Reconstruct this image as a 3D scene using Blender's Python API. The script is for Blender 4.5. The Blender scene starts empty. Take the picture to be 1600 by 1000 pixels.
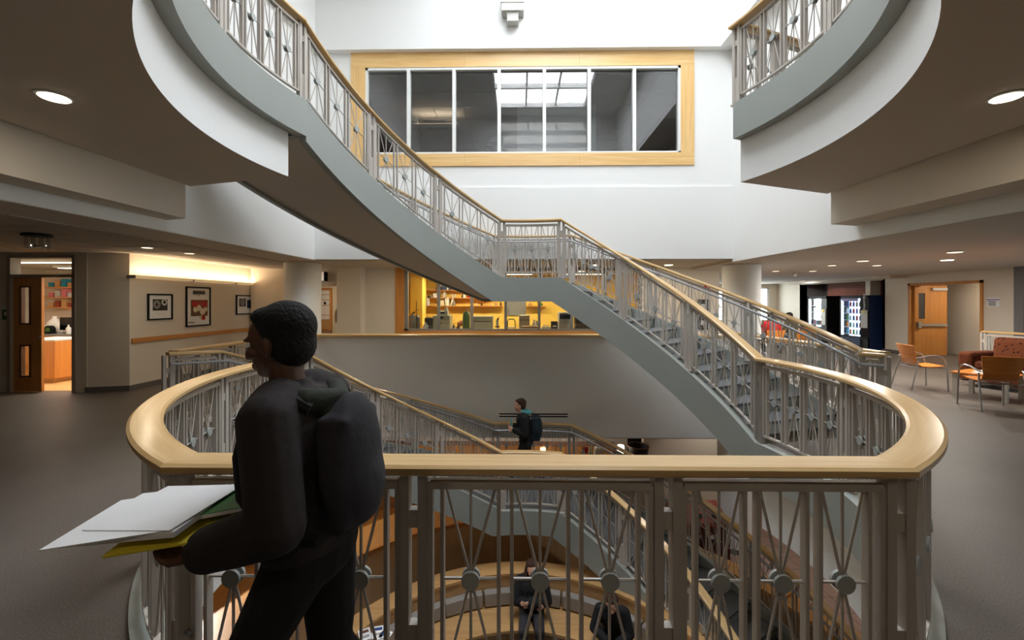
import bpy, bmesh, math, random
from mathutils import Vector, Matrix
random.seed(7)
R = math.radians
sin, cos, pi = math.sin, math.cos, math.pi
S = bpy.context.scene
COL = S.collection

# ------------------------------------------------------------------ camera, sky, exposure
F_PX, HOR, YAW, EYE = 666.67, 472.0, 0.0155, 1.63     # focal length in px (1600 wide), horizon row, yaw, eye height
cam_d = bpy.data.cameras.new('camera'); cam = bpy.data.objects.new('camera', cam_d); COL.objects.link(cam)
cam_d.sensor_width = 36.0; cam_d.lens = F_PX / 1600 * 36.0
cam_d.shift_y = (HOR - 500) / 1600
cam_d.clip_start = 0.05; cam_d.clip_end = 200
cam.location = (0, 0, EYE); cam.rotation_euler = (R(90), 0, YAW)
S.camera = cam

S.view_settings.view_transform = 'Standard'; S.view_settings.look = 'None'
S.view_settings.gamma = 1.0; S.view_settings.use_curve_mapping = False
S.view_settings.exposure = 0.0
LAMPS = 0.7            # dimmer of all the interior lamps
S.cycles.use_adaptive_sampling = True; S.cycles.adaptive_threshold = 0.03
S.cycles.max_bounces = 7; S.cycles.diffuse_bounces = 5; S.cycles.glossy_bounces = 4
S.cycles.transparent_max_bounces = 12; S.cycles.transmission_bounces = 4
S.cycles.sample_clamp_indirect = 6.0; S.cycles.use_denoising = True
S.cycles.caustics_reflective = False; S.cycles.caustics_refractive = False

W = bpy.data.worlds.new('sky'); S.world = W; W.use_nodes = True
bgn = W.node_tree.nodes['Background']
bgn.inputs['Color'].default_value = (0.95, 0.975, 1.0, 1); bgn.inputs['Strength'].default_value = 13.0

def area_light(name, loc, size, power, color, rot=(0,0,0), portal=False, shape='RECTANGLE', spread=180):
    d = bpy.data.lights.new(name, 'AREA'); d.shape = shape; d.size = size[0]; d.size_y = size[1]
    d.energy = power; d.color = color; d.spread = R(spread)
    if portal: d.cycles.is_portal = True
    o = bpy.data.objects.new(name, d); COL.objects.link(o); o.location = loc; o.rotation_euler = rot
    return o
# daylight enters through the skylight over the stair hall and the window of the lounge (portals: they guide the sky's light, they emit none)
SKX0, SKX1, SKY0, SKY1 = -0.9, 2.7, 0.6, 8.4
area_light('skylight_portal', ((SKX0+SKX1)/2, (SKY0+SKY1)/2, 9.58), (SKX1-SKX0, SKY1-SKY0), 1, (1,1,1), portal=True)
sun_d = bpy.data.lights.new('sun', 'SUN'); sun_d.energy = 6.0; sun_d.angle = R(0.6); sun_d.color = (1.0, 0.95, 0.86)
sun = bpy.data.objects.new('sun', sun_d); COL.objects.link(sun); sun.rotation_euler = (R(-71), 0, R(4))

# ------------------------------------------------------------------ photo helpers (a photo point at a known depth or height -> world)
_c, _s = cos(YAW), sin(YAW)
def A(x, y, Y):
    u = (x-800)/F_PX; d = Y/(u*_s+_c)
    return (u*d*_c-d*_s, EYE-(y-HOR)/F_PX*d)
def G(x, y, z=0.0):
    d = (EYE-z)*F_PX/(y-HOR); u = (x-800)/F_PX
    return (u*d*_c-d*_s, u*d*_s+d*_c)
def AX(x, Y): return A(x, HOR, Y)[0]
def onX(x, X):                     # depth at which column x meets the plane of constant X
    u = (x-800)/F_PX
    return X*(u*_s+_c)/(u*_c-_s)

# ------------------------------------------------------------------ materials
def lin(c):
    c = c/255.0
    return c/12.92 if c <= 0.04045 else ((c+0.055)/1.055)**2.4
def rgb(c): return (lin(c[0]), lin(c[1]), lin(c[2]), 1)
MATS = {}
def newmat(name):
    m = bpy.data.materials.new(name); m.use_nodes = True
    nt = m.node_tree; b = nt.nodes['Principled BSDF']
    MATS[name] = m
    return m, nt, b
def N(nt, t, **kw):
    n = nt.nodes.new(t)
    for k, v in kw.items(): setattr(n, k, v)
    return n
def M(name, col, rough=0.6, metal=0.0, var=0.05, scale=6.0, bump=0.0, bscale=60.0, spec=0.5, coat=0.0):
    m, nt, b = newmat(name)
    b.inputs['Roughness'].default_value = rough; b.inputs['Metallic'].default_value = metal
    b.inputs['Specular IOR Level'].default_value = spec; b.inputs['Coat Weight'].default_value = coat
    c = rgb(col)
    tc = N(nt, 'ShaderNodeTexCoord')
    no = N(nt, 'ShaderNodeTexNoise'); no.inputs['Scale'].default_value = scale; no.inputs['Detail'].default_value = 4
    nt.links.new(tc.outputs['Object'], no.inputs['Vector'])
    mx = N(nt, 'ShaderNodeMix', data_type='RGBA')
    mx.inputs['A'].default_value = tuple(max(0, x*(1-var)) for x in c[:3])+(1,)
    mx.inputs['B'].default_value = tuple(min(1, x*(1+var)) for x in c[:3])+(1,)
    nt.links.new(no.outputs['Fac'], mx.inputs['Factor']); nt.links.new(mx.outputs['Result'], b.inputs['Base Color'])
    if bump:
        n2 = N(nt, 'ShaderNodeTexNoise'); n2.inputs['Scale'].default_value = bscale; n2.inputs['Detail'].default_value = 3
        nt.links.new(tc.outputs['Object'], n2.inputs['Vector'])
        bp = N(nt, 'ShaderNodeBump'); bp.inputs['Strength'].default_value = bump; bp.inputs['Distance'].default_value = 0.01
        nt.links.new(n2.outputs['Fac'], bp.inputs['Height']); nt.links.new(bp.outputs['Normal'], b.inputs['Normal'])
    return m
def WOOD(name, c1, c2, rough=0.35, axis='UV', scale=1.0, coat=0.25):
    # grain drawn out along U (swept rails) or along one object axis (boards)
    m, nt, b = newmat(name)
    tc = N(nt, 'ShaderNodeTexCoord'); mp = N(nt, 'ShaderNodeMapping')
    k = {'UV': (1.2, 28, 28), 'X': (1.2, 26, 26), 'Y': (26, 1.2, 26), 'Z': (26, 26, 1.2)}[axis]
    mp.inputs['Scale'].default_value = tuple(v*scale for v in k)
    nt.links.new(tc.outputs['UV' if axis == 'UV' else 'Object'], mp.inputs['Vector'])
    no = N(nt, 'ShaderNodeTexNoise'); no.inputs['Scale'].default_value = 1.0; no.inputs['Detail'].default_value = 6; no.inputs['Distortion'].default_value = 0.4
    nt.links.new(mp.outputs['Vector'], no.inputs['Vector'])
    rp = N(nt, 'ShaderNodeValToRGB'); rp.color_ramp.elements[0].position = 0.32; rp.color_ramp.elements[1].position = 0.7
    rp.color_ramp.elements[0].color = rgb(c1); rp.color_ramp.elements[1].color = rgb(c2)
    nt.links.new(no.outputs['Fac'], rp.inputs['Fac']); nt.links.new(rp.outputs['Color'], b.inputs['Base Color'])
    b.inputs['Roughness'].default_value = rough; b.inputs['Coat Weight'].default_value = coat; b.inputs['Coat Roughness'].default_value = 0.15
    bp = N(nt, 'ShaderNodeBump'); bp.inputs['Strength'].default_value = 0.06; bp.inputs['Distance'].default_value = 0.003
    nt.links.new(no.outputs['Fac'], bp.inputs['Height']); nt.links.new(bp.outputs['Normal'], b.inputs['Normal'])
    return m
def EMIT(name, col, strength):
    m, nt, b = newmat(name)
    b.inputs['Base Color'].default_value = rgb(col)
    b.inputs['Emission Color'].default_value = rgb(col); b.inputs['Emission Strength'].default_value = strength
    no = N(nt, 'ShaderNodeTexNoise'); no.inputs['Scale'].default_value = 2.0
    mr = N(nt, 'ShaderNodeMapRange'); mr.inputs['To Min'].default_value = strength*0.96; mr.inputs['To Max'].default_value = strength*1.04
    nt.links.new(no.outputs['Fac'], mr.inputs['Value']); nt.links.new(mr.outputs['Result'], b.inputs['Emission Strength'])
    return m
def GLASS(name, tint=(255,255,255), mirror=0.12, trans=1.0):
    # thin pane: see-through with a Fresnel reflection on top
    m, nt, b = newmat(name); nt.nodes.remove(b)
    out = nt.nodes['Material Output']
    tr = N(nt, 'ShaderNodeBsdfTransparent'); tr.inputs['Color'].default_value = tuple(x*trans for x in rgb(tint)[:3])+(1,)
    gl = N(nt, 'ShaderNodeBsdfGlossy'); gl.inputs['Roughness'].default_value = 0.02; gl.inputs['Color'].default_value = (1,1,1,1)
    fr = N(nt, 'ShaderNodeFresnel'); fr.inputs['IOR'].default_value = 1.5
    ma = N(nt, 'ShaderNodeMath', operation='MULTIPLY_ADD'); ma.inputs[1].default_value = 1.6; ma.inputs[2].default_value = mirror-0.06
    nt.links.new(fr.outputs['Fac'], ma.inputs[0])
    ge = N(nt, 'ShaderNodeNewGeometry'); iv = N(nt, 'ShaderNodeMath', operation='SUBTRACT'); iv.inputs[0].default_value = 1.0
    nt.links.new(ge.outputs['Backfacing'], iv.inputs[1])
    mu = N(nt, 'ShaderNodeMath', operation='MULTIPLY'); nt.links.new(ma.outputs[0], mu.inputs[0]); nt.links.new(iv.outputs[0], mu.inputs[1])
    mx = N(nt, 'ShaderNodeMixShader'); nt.links.new(mu.outputs[0], mx.inputs[0])
    nt.links.new(tr.outputs[0], mx.inputs[1]); nt.links.new(gl.outputs[0], mx.inputs[2]); nt.links.new(mx.outputs[0], out.inputs['Surface'])
    return m
def FLOORMAT():
    m, nt, b = newmat('floor_vinyl')
    tc = N(nt, 'ShaderNodeTexCoord')
    a = N(nt, 'ShaderNodeTexNoise'); a.inputs['Scale'].default_value = 140; a.inputs['Detail'].default_value = 2
    v = N(nt, 'ShaderNodeTexVoronoi'); v.inputs['Scale'].default_value = 95
    l = N(nt, 'ShaderNodeTexNoise'); l.inputs['Scale'].default_value = 1.3; l.inputs['Detail'].default_value = 3
    for n in (a, v, l): nt.links.new(tc.outputs['Object'], n.inputs['Vector'])
    rp = N(nt, 'ShaderNodeValToRGB'); e = rp.color_ramp.elements
    e[0].position = 0.3; e[0].color = rgb((82,74,68)); e[1].position = 0.72; e[1].color = rgb((134,124,115))
    nt.links.new(a.outputs['Fac'], rp.inputs['Fac'])
    r2 = N(nt, 'ShaderNodeValToRGB'); e = r2.color_ramp.elements
    e[0].position = 0.12; e[0].color = rgb((172,168,160)); e[1].position = 0.2; e[1].color = (0,0,0,1)
    nt.links.new(v.outputs['Distance'], r2.inputs['Fac'])
    mx = N(nt, 'ShaderNodeMix', data_type='RGBA', blend_type='LIGHTEN'); mx.inputs['Factor'].default_value = 0.6
    nt.links.new(rp.outputs['Color'], mx.inputs['A']); nt.links.new(r2.outputs['Color'], mx.inputs['B'])
    m2 = N(nt, 'ShaderNodeMix', data_type='RGBA', blend_type='MULTIPLY'); m2.inputs['Factor'].default_value = 0.35
    nt.links.new(mx.outputs['Result'], m2.inputs['A']); nt.links.new(l.outputs['Fac'], m2.inputs['B'])
    nt.links.new(m2.outputs['Result'], b.inputs['Base Color'])
    b.inputs['Roughness'].default_value = 0.48
    bp = N(nt, 'ShaderNodeBump'); bp.inputs['Strength'].default_value = 0.08; bp.inputs['Distance'].default_value = 0.004
    nt.links.new(a.outputs['Fac'], bp.inputs['Height']); nt.links.new(bp.outputs['Normal'], b.inputs['Normal'])
    return m
def BRICK():
    m, nt, b = newmat('brick_wall'); tc = N(nt, 'ShaderNodeTexCoord'); mp = N(nt, 'ShaderNodeMapping')
    mp.inputs['Rotation'].default_value = (R(90), 0, R(90))
    br = N(nt, 'ShaderNodeTexBrick'); br.inputs['Scale'].default_value = 4.2
    br.inputs['Color1'].default_value = rgb((104,44,32)); br.inputs['Color2'].default_value = rgb((84,34,26)); br.inputs['Mortar'].default_value = rgb((150,110,92))
    br.inputs['Mortar Size'].default_value = 0.03
    sp = N(nt, 'ShaderNodeSeparateXYZ'); cb = N(nt, 'ShaderNodeCombineXYZ')
    nt.links.new(tc.outputs['Object'], sp.inputs[0]); nt.links.new(sp.outputs['Y'], cb.inputs['X']); nt.links.new(sp.outputs['Z'], cb.inputs['Y'])
    nt.links.new(cb.outputs[0], br.inputs['Vector']); nt.links.new(br.outputs['Color'], b.inputs['Base Color'])
    b.inputs['Roughness'].default_value = 0.85
    bp = N(nt, 'ShaderNodeBump'); bp.inputs['Strength'].default_value = 0.5; bp.inputs['Distance'].default_value = 0.01; bp.invert = True
    nt.links.new(br.outputs['Fac'], bp.inputs['Height']); nt.links.new(bp.outputs['Normal'], b.inputs['Normal'])
    return m
def FABRIC(name, c1, c2, scale=16):
    m, nt, b = newmat(name); tc = N(nt, 'ShaderNodeTexCoord')
    v = N(nt, 'ShaderNodeTexVoronoi'); v.inputs['Scale'].default_value = scale; nt.links.new(tc.outputs['Object'], v.inputs['Vector'])
    rp = N(nt, 'ShaderNodeValToRGB'); e = rp.color_ramp.elements
    e[0].position = 0.25; e[0].color = rgb(c2); e[1].position = 0.34; e[1].color = rgb(c1)
    nt.links.new(v.outputs['Distance'], rp.inputs['Fac']); nt.links.new(rp.outputs['Color'], b.inputs['Base Color'])
    b.inputs['Roughness'].default_value = 0.95; b.inputs['Specular IOR Level'].default_value = 0.2
    return m

M('wall_white', (238,238,235), 0.75, var=0.015, scale=1.2, bump=0.05, bscale=90)
M('wall_warm', (224,214,200), 0.75, var=0.02, scale=1.2, bump=0.05, bscale=90)
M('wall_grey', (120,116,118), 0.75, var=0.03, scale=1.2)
M('wall_yellow', (240,200,90), 0.7, var=0.03, scale=1.5)
M('soffit_paint', (206,196,184), 0.8, var=0.02, scale=1.0)
M('stringer_paint', (154,159,153), 0.45, var=0.04, scale=3.0, bump=0.04, bscale=30)
M('rail_paint', (188,180,170), 0.38, var=0.03, scale=8)
M('hub_paint', (168,172,168), 0.4, var=0.03, scale=8)
M('steel', (200,200,200), 0.28, metal=1.0, var=0.03)
M('chrome', (215,215,218), 0.15, metal=1.0, var=0.02)
M('tube_metal', (178,178,180), 0.3, metal=0.7, var=0.03)
WOOD('maple_rail', (206,166,108), (226,192,138), 0.3)
WOOD('maple_x', (222,176,108), (238,200,138), 0.4, 'X')
WOOD('maple_z', (222,176,108), (238,200,138), 0.4, 'Z')
WOOD('maple_bench', (192,148,94), (208,166,112), 0.4, 'X', 0.6)
WOOD('oak_orange_x', (196,130,62), (214,150,80), 0.4, 'X')
WOOD('oak_orange_y', (196,130,62), (214,150,80), 0.4, 'Y')
WOOD('oak_orange_z', (192,126,58), (212,148,76), 0.4, 'Z')
WOOD('ply_orange', (212,152,82), (226,170,100), 0.35, 'Y')
WOOD('brown_panel', (194,158,116), (206,170,126), 0.6, 'Z', 0.5, coat=0.0)
M('tread_rubber', (104,106,108), 0.6, var=0.12, scale=60)
M('riser_paint', (162,168,166), 0.5, var=0.04)
FLOORMAT()
M('base_rubber', (104,98,94), 0.6)
M('frame_taupe', (158,146,134), 0.5)
M('ceiling_tile', (178,168,158), 0.9, var=0.05, scale=40, bump=0.1, bscale=120)
M('black', (16,16,17), 0.7, spec=0.25)
M('black_gloss', (14,14,16), 0.2)
M('dark_grey', (60,60,62), 0.5)
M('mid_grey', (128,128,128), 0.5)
M('light_grey', (200,200,198), 0.5)
M('white_plastic', (236,236,232), 0.45)
M('fixture_grey', (186,184,176), 0.5)
M('paper', (240,240,240), 0.8)
GLASS('glass', (235,240,240), 0.09)
GLASS('glass_dark', (205,208,210), 0.14, 0.8)
GLASS('sky_glass', (250,252,255), 0.05)
BRICK()
EMIT('lamp_warm', (255,226,180), 9.0)
EMIT('lamp_cool', (255,240,214), 9.0)
EMIT('lamp_dim', (255,236,210), 1.6)

# ------------------------------------------------------------------ mesh builder
class MB:
    def __init__(s): s.v = []; s.f = []; s.uv = {}
    def add(s, vs, fs):
        o = len(s.v); s.v += [Vector(p) for p in vs]; s.f += [tuple(i+o for i in f) for f in fs]; return s
    def bx(s, x0, x1, y0, y1, z0, z1):
        return s.add([(x0,y0,z0),(x1,y0,z0),(x1,y1,z0),(x0,y1,z0),(x0,y0,z1),(x1,y0,z1),(x1,y1,z1),(x0,y1,z1)],
                     [(0,3,2,1),(4,5,6,7),(0,1,5,4),(1,2,6,5),(2,3,7,6),(3,0,4,7)])
    def box(s, c, d, rz=0.0, rx=0.0, ry=0.0):
        m = Matrix.Translation(c) @ Matrix.Rotation(rz,4,'Z') @ Matrix.Rotation(ry,4,'Y') @ Matrix.Rotation(rx,4,'X')
        h = [x/2 for x in d]
        vs = [m @ Vector((a*h[0],b*h[1],e*h[2])) for e in (-1,1) for (a,b) in ((-1,-1),(1,-1),(1,1),(-1,1))]
        return s.add(vs, [(0,3,2,1),(4,5,6,7),(0,1,5,4),(1,2,6,5),(2,3,7,6),(3,0,4,7)])
    def bar(s, p, q, w, h, side=None):
        # rectangular bar p->q; w across (along SIDE, default horizontal), h the other way
        p, q = Vector(p), Vector(q); d = (q-p).normalized()
        if side is None:
            side = d.cross(Vector((0,0,1)))
            if side.length < 1e-4: side = Vector((1,0,0))
        side = Vector(side); side = (side - d*side.dot(d)).normalized(); up = side.cross(d)
        vs = [e + side*(a*w/2) + up*(b*h/2) for e in (p,q) for (a,b) in ((-1,-1),(1,-1),(1,1),(-1,1))]
        return s.add(vs, [(3,2,1,0),(4,5,6,7),(0,1,5,4),(1,2,6,5),(2,3,7,6),(3,0,4,7)])
    def tube(s, pts, r, n=8, cap=True):
        pts = [Vector(p) for p in pts]; k = len(pts)
        rr = r if isinstance(r, (list,tuple)) else [r]*k
        o = len(s.v); side = None
        for i, p in enumerate(pts):
            d = (pts[min(i+1,k-1)]-pts[max(i-1,0)]).normalized()
            if side is None:
                side = d.cross(Vector((0,0,1)))
                if side.length < 1e-3: side = Vector((1,0,0))
            side = (side - d*side.dot(d)).normalized(); up = side.cross(d)
            for j in range(n):
                a = 2*pi*j/n
                s.v.append(p + side*(cos(a)*rr[i]) + up*(sin(a)*rr[i]))
        for i in range(k-1):
            for j in range(n):
                s.f.append((o+i*n+j, o+i*n+(j+1)%n, o+(i+1)*n+(j+1)%n, o+(i+1)*n+j))
        if cap:
            s.f.append(tuple(o+j for j in range(n))[::-1]); s.f.append(tuple(o+(k-1)*n+j for j in range(n)))
        return s
    def cyl(s, p, q, r, n=12, r2=None): return s.tube([p,q], [r, r if r2 is None else r2], n)
    def lathe(s, prof, c=(0,0,0), n=16):
        o = len(s.v); c = Vector(c); k = len(prof)
        for (r, z) in prof:
            for j in range(n):
                a = 2*pi*j/n; s.v.append(c + Vector((r*cos(a), r*sin(a), z)))
        for i in range(k-1):
            for j in range(n):
                s.f.append((o+i*n+j, o+i*n+(j+1)%n, o+(i+1)*n+(j+1)%n, o+(i+1)*n+j))
        s.f.append(tuple(o+j for j in range(n))[::-1]); s.f.append(tuple(o+(k-1)*n+j for j in range(n)))
        return s
    def prism(s, poly, z0, z1):
        n = len(poly)
        ar = sum(poly[i][0]*poly[(i+1)%n][1]-poly[(i+1)%n][0]*poly[i][1] for i in range(n))
        if ar < 0: poly = poly[::-1]
        vs = [(x,y,z0) for x,y in poly]+[(x,y,z1) for x,y in poly]
        return s.add(vs, [tuple(range(n))[::-1], tuple(range(n,2*n))]+[(i,(i+1)%n,n+(i+1)%n,n+i) for i in range(n)])
    def loft(s, rings, cap=True, closed=True):
        o = len(s.v); n = len(rings[0])
        for r in rings: s.v += [Vector(p) for p in r]
        for i in range(len(rings)-1):
            for j in range(n if closed else n-1):
                s.f.append((o+i*n+j, o+i*n+(j+1)%n, o+(i+1)*n+(j+1)%n, o+(i+1)*n+j))
        if cap:
            s.f.append(tuple(o+j for j in range(n))[::-1]); s.f.append(tuple(o+(len(rings)-1)*n+j for j in range(n)))
        return s
    def sweep(s, prof, pts, lats, uvs=True):
        # closed profile (lateral, up) along points with given lateral vectors; UV = (length, girth)
        o = len(s.v); n = len(prof); L = 0.0; f0 = len(s.f)
        girth = [0.0]
        for i in range(n): girth.append(girth[-1]+math.dist(prof[i], prof[(i+1)%n]))
        lens = []
        for i, p in enumerate(pts):
            p = Vector(p)
            if i: L += (p-Vector(pts[i-1])).length
            lens.append(L)
            for (a,b) in prof: s.v.append(p + Vector(lats[i])*a + Vector((0,0,b)))
        for i in range(len(pts)-1):
            for j in range(n):
                s.uv[len(s.f)] = [(lens[i],girth[j]),(lens[i],girth[j+1]),(lens[i+1],girth[j+1]),(lens[i+1],girth[j])]
                s.f.append((o+i*n+j, o+i*n+(j+1)%n, o+(i+1)*n+(j+1)%n, o+(i+1)*n+j))
        for base, rev in ((o, True), (o+(len(pts)-1)*n, False)):
            s.uv[len(s.f)] = [(prof[j][1], prof[j][0]) for j in (range(n-1,-1,-1) if rev else range(n))]
            s.f.append(tuple(base+j for j in (range(n-1,-1,-1) if rev else range(n))))
        return s
    def ell(s, c, r, n=12, m=8, rot=None):
        o = len(s.v); c = Vector(c); rot = rot or Matrix.Identity(3)
        for i in range(1, m):
            t = pi*i/m
            for j in range(n):
                a = 2*pi*j/n
                s.v.append(c + rot @ Vector((r[0]*sin(t)*cos(a), r[1]*sin(t)*sin(a), -r[2]*cos(t))))
        b = len(s.v); s.v.append(c + rot @ Vector((0,0,-r[2]))); s.v.append(c + rot @ Vector((0,0,r[2])))
        for i in range(m-2):
            for j in range(n):
                s.f.append((o+i*n+j, o+i*n+(j+1)%n, o+(i+1)*n+(j+1)%n, o+(i+1)*n+j))
        for j in range(n):
            s.f.append((b, o+(j+1)%n, o+j)); s.f.append((b+1, o+(m-2)*n+j, o+(m-2)*n+(j+1)%n))
        return s
    def mesh(s, name, off=Vector((0,0,0))):
        me = bpy.data.meshes.new(name)
        me.from_pydata([tuple(p-off) for p in s.v], [], s.f)
        if s.uv:
            ul = me.uv_layers.new(name='UVMap')
            for fi, c in s.uv.items():
                ls = me.polygons[fi].loop_start
                for k, (u,v) in enumerate(c): ul.data[ls+k].uv = (u,v)
        return me
    def build(s, name, mat, parent=None, smooth=False, ang=35, fix=False, bevel=0.0, mats=None, matfn=None):
        off = Vector((0,0,0))
        if parent is not None:
            r = parent
            while r.parent is not None: r = r.parent
            off = ORG.get(r.name, Vector((0,0,0)))
        me = s.mesh(name, off)
        for x in (mats or [mat]): me.materials.append(MATS[x] if isinstance(x, str) else x)
        if matfn:
            for p in me.polygons: p.material_index = matfn(p)
        if fix:
            bm = bmesh.new(); bm.from_mesh(me); bmesh.ops.recalc_face_normals(bm, faces=bm.faces); bm.to_mesh(me); bm.free()
        if smooth:
            me.polygons.foreach_set('use_smooth', [True]*len(me.polygons)); me.set_sharp_from_angle(angle=R(ang))
        o = bpy.data.objects.new(name, me); COL.objects.link(o)
        if parent is not None: o.parent = parent
        if bevel:
            b = o.modifiers.new('bevel', 'BEVEL'); b.width = bevel; b.segments = 2; b.limit_method = 'ANGLE'; b.angle_limit = R(40)
        return o
ORG = {}
def thing(name, label, cat, loc=(0,0,0), rz=0.0, group=None, local=False, kind=None):
    # an Empty at the base; parts given in world coordinates, or in the thing's own frame when local
    o = bpy.data.objects.new(name, None); COL.objects.link(o); o.empty_display_size = 0.1
    o.location = loc; o.rotation_euler = (0,0,rz)
    ORG[o.name] = Vector((0,0,0)) if local else Vector(loc)
    if kind: o['kind'] = kind
    if label: o['label'] = label
    if cat: o['category'] = cat
    if group: o['group'] = group
    return o
def tag(o, label=None, cat=None, group=None, kind=None):
    for k, v in (('label',label),('category',cat),('group',group),('kind',kind)):
        if v: o[k] = v
    return o
def struct(name, mb, mat, label=None, **kw):
    o = mb.build(name, mat, **kw); o['kind'] = 'structure'
    if label: o['label'] = label
    return o
def copy_tree(o, parent=None, **props):
    c = o.copy(); COL.objects.link(c); c.parent = parent
    if parent is None: ORG[c.name] = ORG.get(o.name, Vector((0,0,0)))
    for k, v in props.items(): c[k] = v
    for ch in list(o.children): copy_tree(ch, c)
    return c
def text(name, body, size, mat, parent, loc, rot, extrude=0.001, align='CENTER'):
    cu = bpy.data.curves.new(name, 'FONT'); cu.body = body; cu.size = size; cu.extrude = extrude
    cu.align_x = align; cu.align_y = 'CENTER'; cu.resolution_u = 2
    t = bpy.data.objects.new(name, cu); COL.objects.link(t)
    me = bpy.data.meshes.new_from_object(t); bpy.data.objects.remove(t)
    me.materials.clear(); me.materials.append(MATS[mat])
    o = bpy.data.objects.new(name, me); COL.objects.link(o); o.parent = parent
    r = parent
    while r.parent is not None: r = r.parent
    o.location = Vector(loc)-ORG.get(r.name, Vector((0,0,0))); o.rotation_euler = rot
    return o
# ------------------------------------------------------------------ the stair hall: an oval well with a helical stair
CX, CY, KY = 0.06, 4.2, 1.05
def E(th, r):
    a = R(th); return (CX+r*cos(a), CY+KY*r*sin(a))
def Et(th):                       # unit outward normal and tangent of the oval
    a = R(th); t = Vector((-sin(a), KY*cos(a), 0)).normalized()
    return Vector((t.y, -t.x, 0)), t
RR = 2.77                         # rail line
RO = 4.40                         # outer rail of the stair
Z3, Z1 = 4.0, -3.7                # upper and lower floor
YF = 1.705                        # straight front of the well
THF = 59.0                        # angle of the front corners (below the axis)
YB = 9.0                          # back wall plane
XL = lambda Y: -4.32-(9.0-Y)*0.036
XR = lambda Y: 4.47+(9.0-Y)*0.040
def arc(t0, t1, r, n=40): return [E(t0+(t1-t0)*i/n, r) for i in range(n+1)]
def slab_mats(p): return 0 if p.normal.z > 0.5 else 1

# floors (top: speckled vinyl; edges and underside: paint)
def floor_polys(tl, tr, re, xl, xr, yb, x_out_l, x_out_r, y0, y1, full=True):
    yf = YF+0.10-(re-RR)*0.0-0.17
    L = [(CX,y0),(CX,yf)] + arc(180+THF+1.0, tl, re) + [E(tl, RO+0.12)]
    Rr = [(CX,y0),(CX,yf)] + arc(-THF-1.0, tr, re) + [E(tr, RO+0.12)]
    if full:
        L += [(xl, E(tl,RO+0.12)[1]+0.05), (xl,yb),(CX,yb),(CX,y1),(x_out_l,y1),(x_out_l,y0)]
        Rr += [(xr, E(tr,RO+0.12)[1]+0.05), (xr,yb),(CX,yb),(CX,y1),(x_out_r,y1),(x_out_r,y0)]
    else:
        L = L[:-1] + [(x_out_l, E(tl, RO)[1]), (x_out_l,y0)]
        Rr = Rr[:-1] + [(x_out_r, E(tr, RO)[1]), (x_out_r,y0)]
    return L, Rr
L2, R2 = floor_polys(161, 14, 2.80, -4.5, 4.5, 9.02, -13, 17, -5, 20)
m = MB().prism(L2, -0.95, 0.0).prism(R2, -0.95, 0.0)
struct('floor', m, None, 'grey-brown speckled vinyl floor of the middle storey around the oval stair well', mats=['floor_vinyl','wall_white'], matfn=slab_mats)
L3, R3 = floor_polys(166, 20.5, 2.82, 0, 0, 0, -4.14, 4.16, -5, 0, full=False)
m = MB().prism(L3, 3.09, 3.98).prism(R3, 3.09, 3.98)
struct('floor_upper', m, None, 'upper storey floor slab with curved white edge and brown-grey underside', mats=['floor_vinyl','soffit_paint','wall_white'],
       matfn=lambda p: 0 if p.normal.z > 0.5 else (1 if p.normal.z < -0.5 else 2))
m = MB().bx(-13,-4.14,-5,5.3,3.9,3.98).bx(-13,-4.62,5.3,8.6,3.9,3.98).bx(4.16,17,-5,5.8,3.9,3.98)
struct('floor_upper_wing', m, None, 'upper storey corridor floor beyond the stair hall', mats=['floor_vinyl','soffit_paint'], matfn=slab_mats)

# curved grey edge bands (fascias) of the two floors
def band(name, segs, r0, r1, z0, z1, mat, label, yfo):
    m = MB()
    pts = []
    for p in segs: pts.append(p)
    rings = []
    for (kind, v) in pts:
        if kind == 'a':
            p, q = E(v, r0), E(v, r1)
        else:
            p, q = v
        rings.append([(p[0],p[1],z0),(q[0],q[1],z0),(q[0],q[1],z1),(p[0],p[1],z1)])
    m.loft(rings)
    return struct(name, m, mat, label, smooth=True, fix=True)
def band_segs(tl, tr, r0, r1):
    n = 44
    s = [('a', tl+(180+THF-tl)*i/n) for i in range(n)]
    dy0, dy1 = r0-RR, r1-RR
    xl, xr = E(180+THF, RR)[0], E(-THF, RR)[0]
    s.append(('p', ((xl-dy0*0.55, YF-dy0), (xl-dy1*0.55, YF-dy1))))
    s.append(('p', ((xr+dy0*0.55, YF-dy0), (xr+dy1*0.55, YF-dy1))))
    s += [('a', -THF+(tr+THF)*i/n) for i in range(1, n+1)]
    return s
band('trim_1', band_segs(161, 14, 2.70, 2.835), 2.70, 2.835, -0.38, 0.035, 'stringer_paint', 'grey-green curved edge band around the middle floor opening', 0)
band('trim_2', band_segs(163, 20.5, 2.70, 2.835), 2.70, 2.835, 3.60, 4.03, 'stringer_paint', 'grey-green curved edge band around the upper floor opening', 0)

# side beams carrying the upper floor
m = MB()
def pr(poly, z0, z1): m.prism(poly, z0, z1)
ye_l, ye_r = E(166, RO)[1], E(20.5, RO)[1]
pr([(-4.14,5.24),(-4.45,5.32),(-4.62,-5),(-4.30,-5)], 2.666, 3.9)
struct('trim_3', m, 'wall_warm', 'white beam under the upper floor along the left corridor')
m = MB()
pr([(4.16,5.75),(4.58,5.87),(5.0,-5),(4.62,-5)], 2.666, 3.9)
struct('trim_4', m, 'wall_warm', 'white beam under the upper floor along the lounge')

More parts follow.
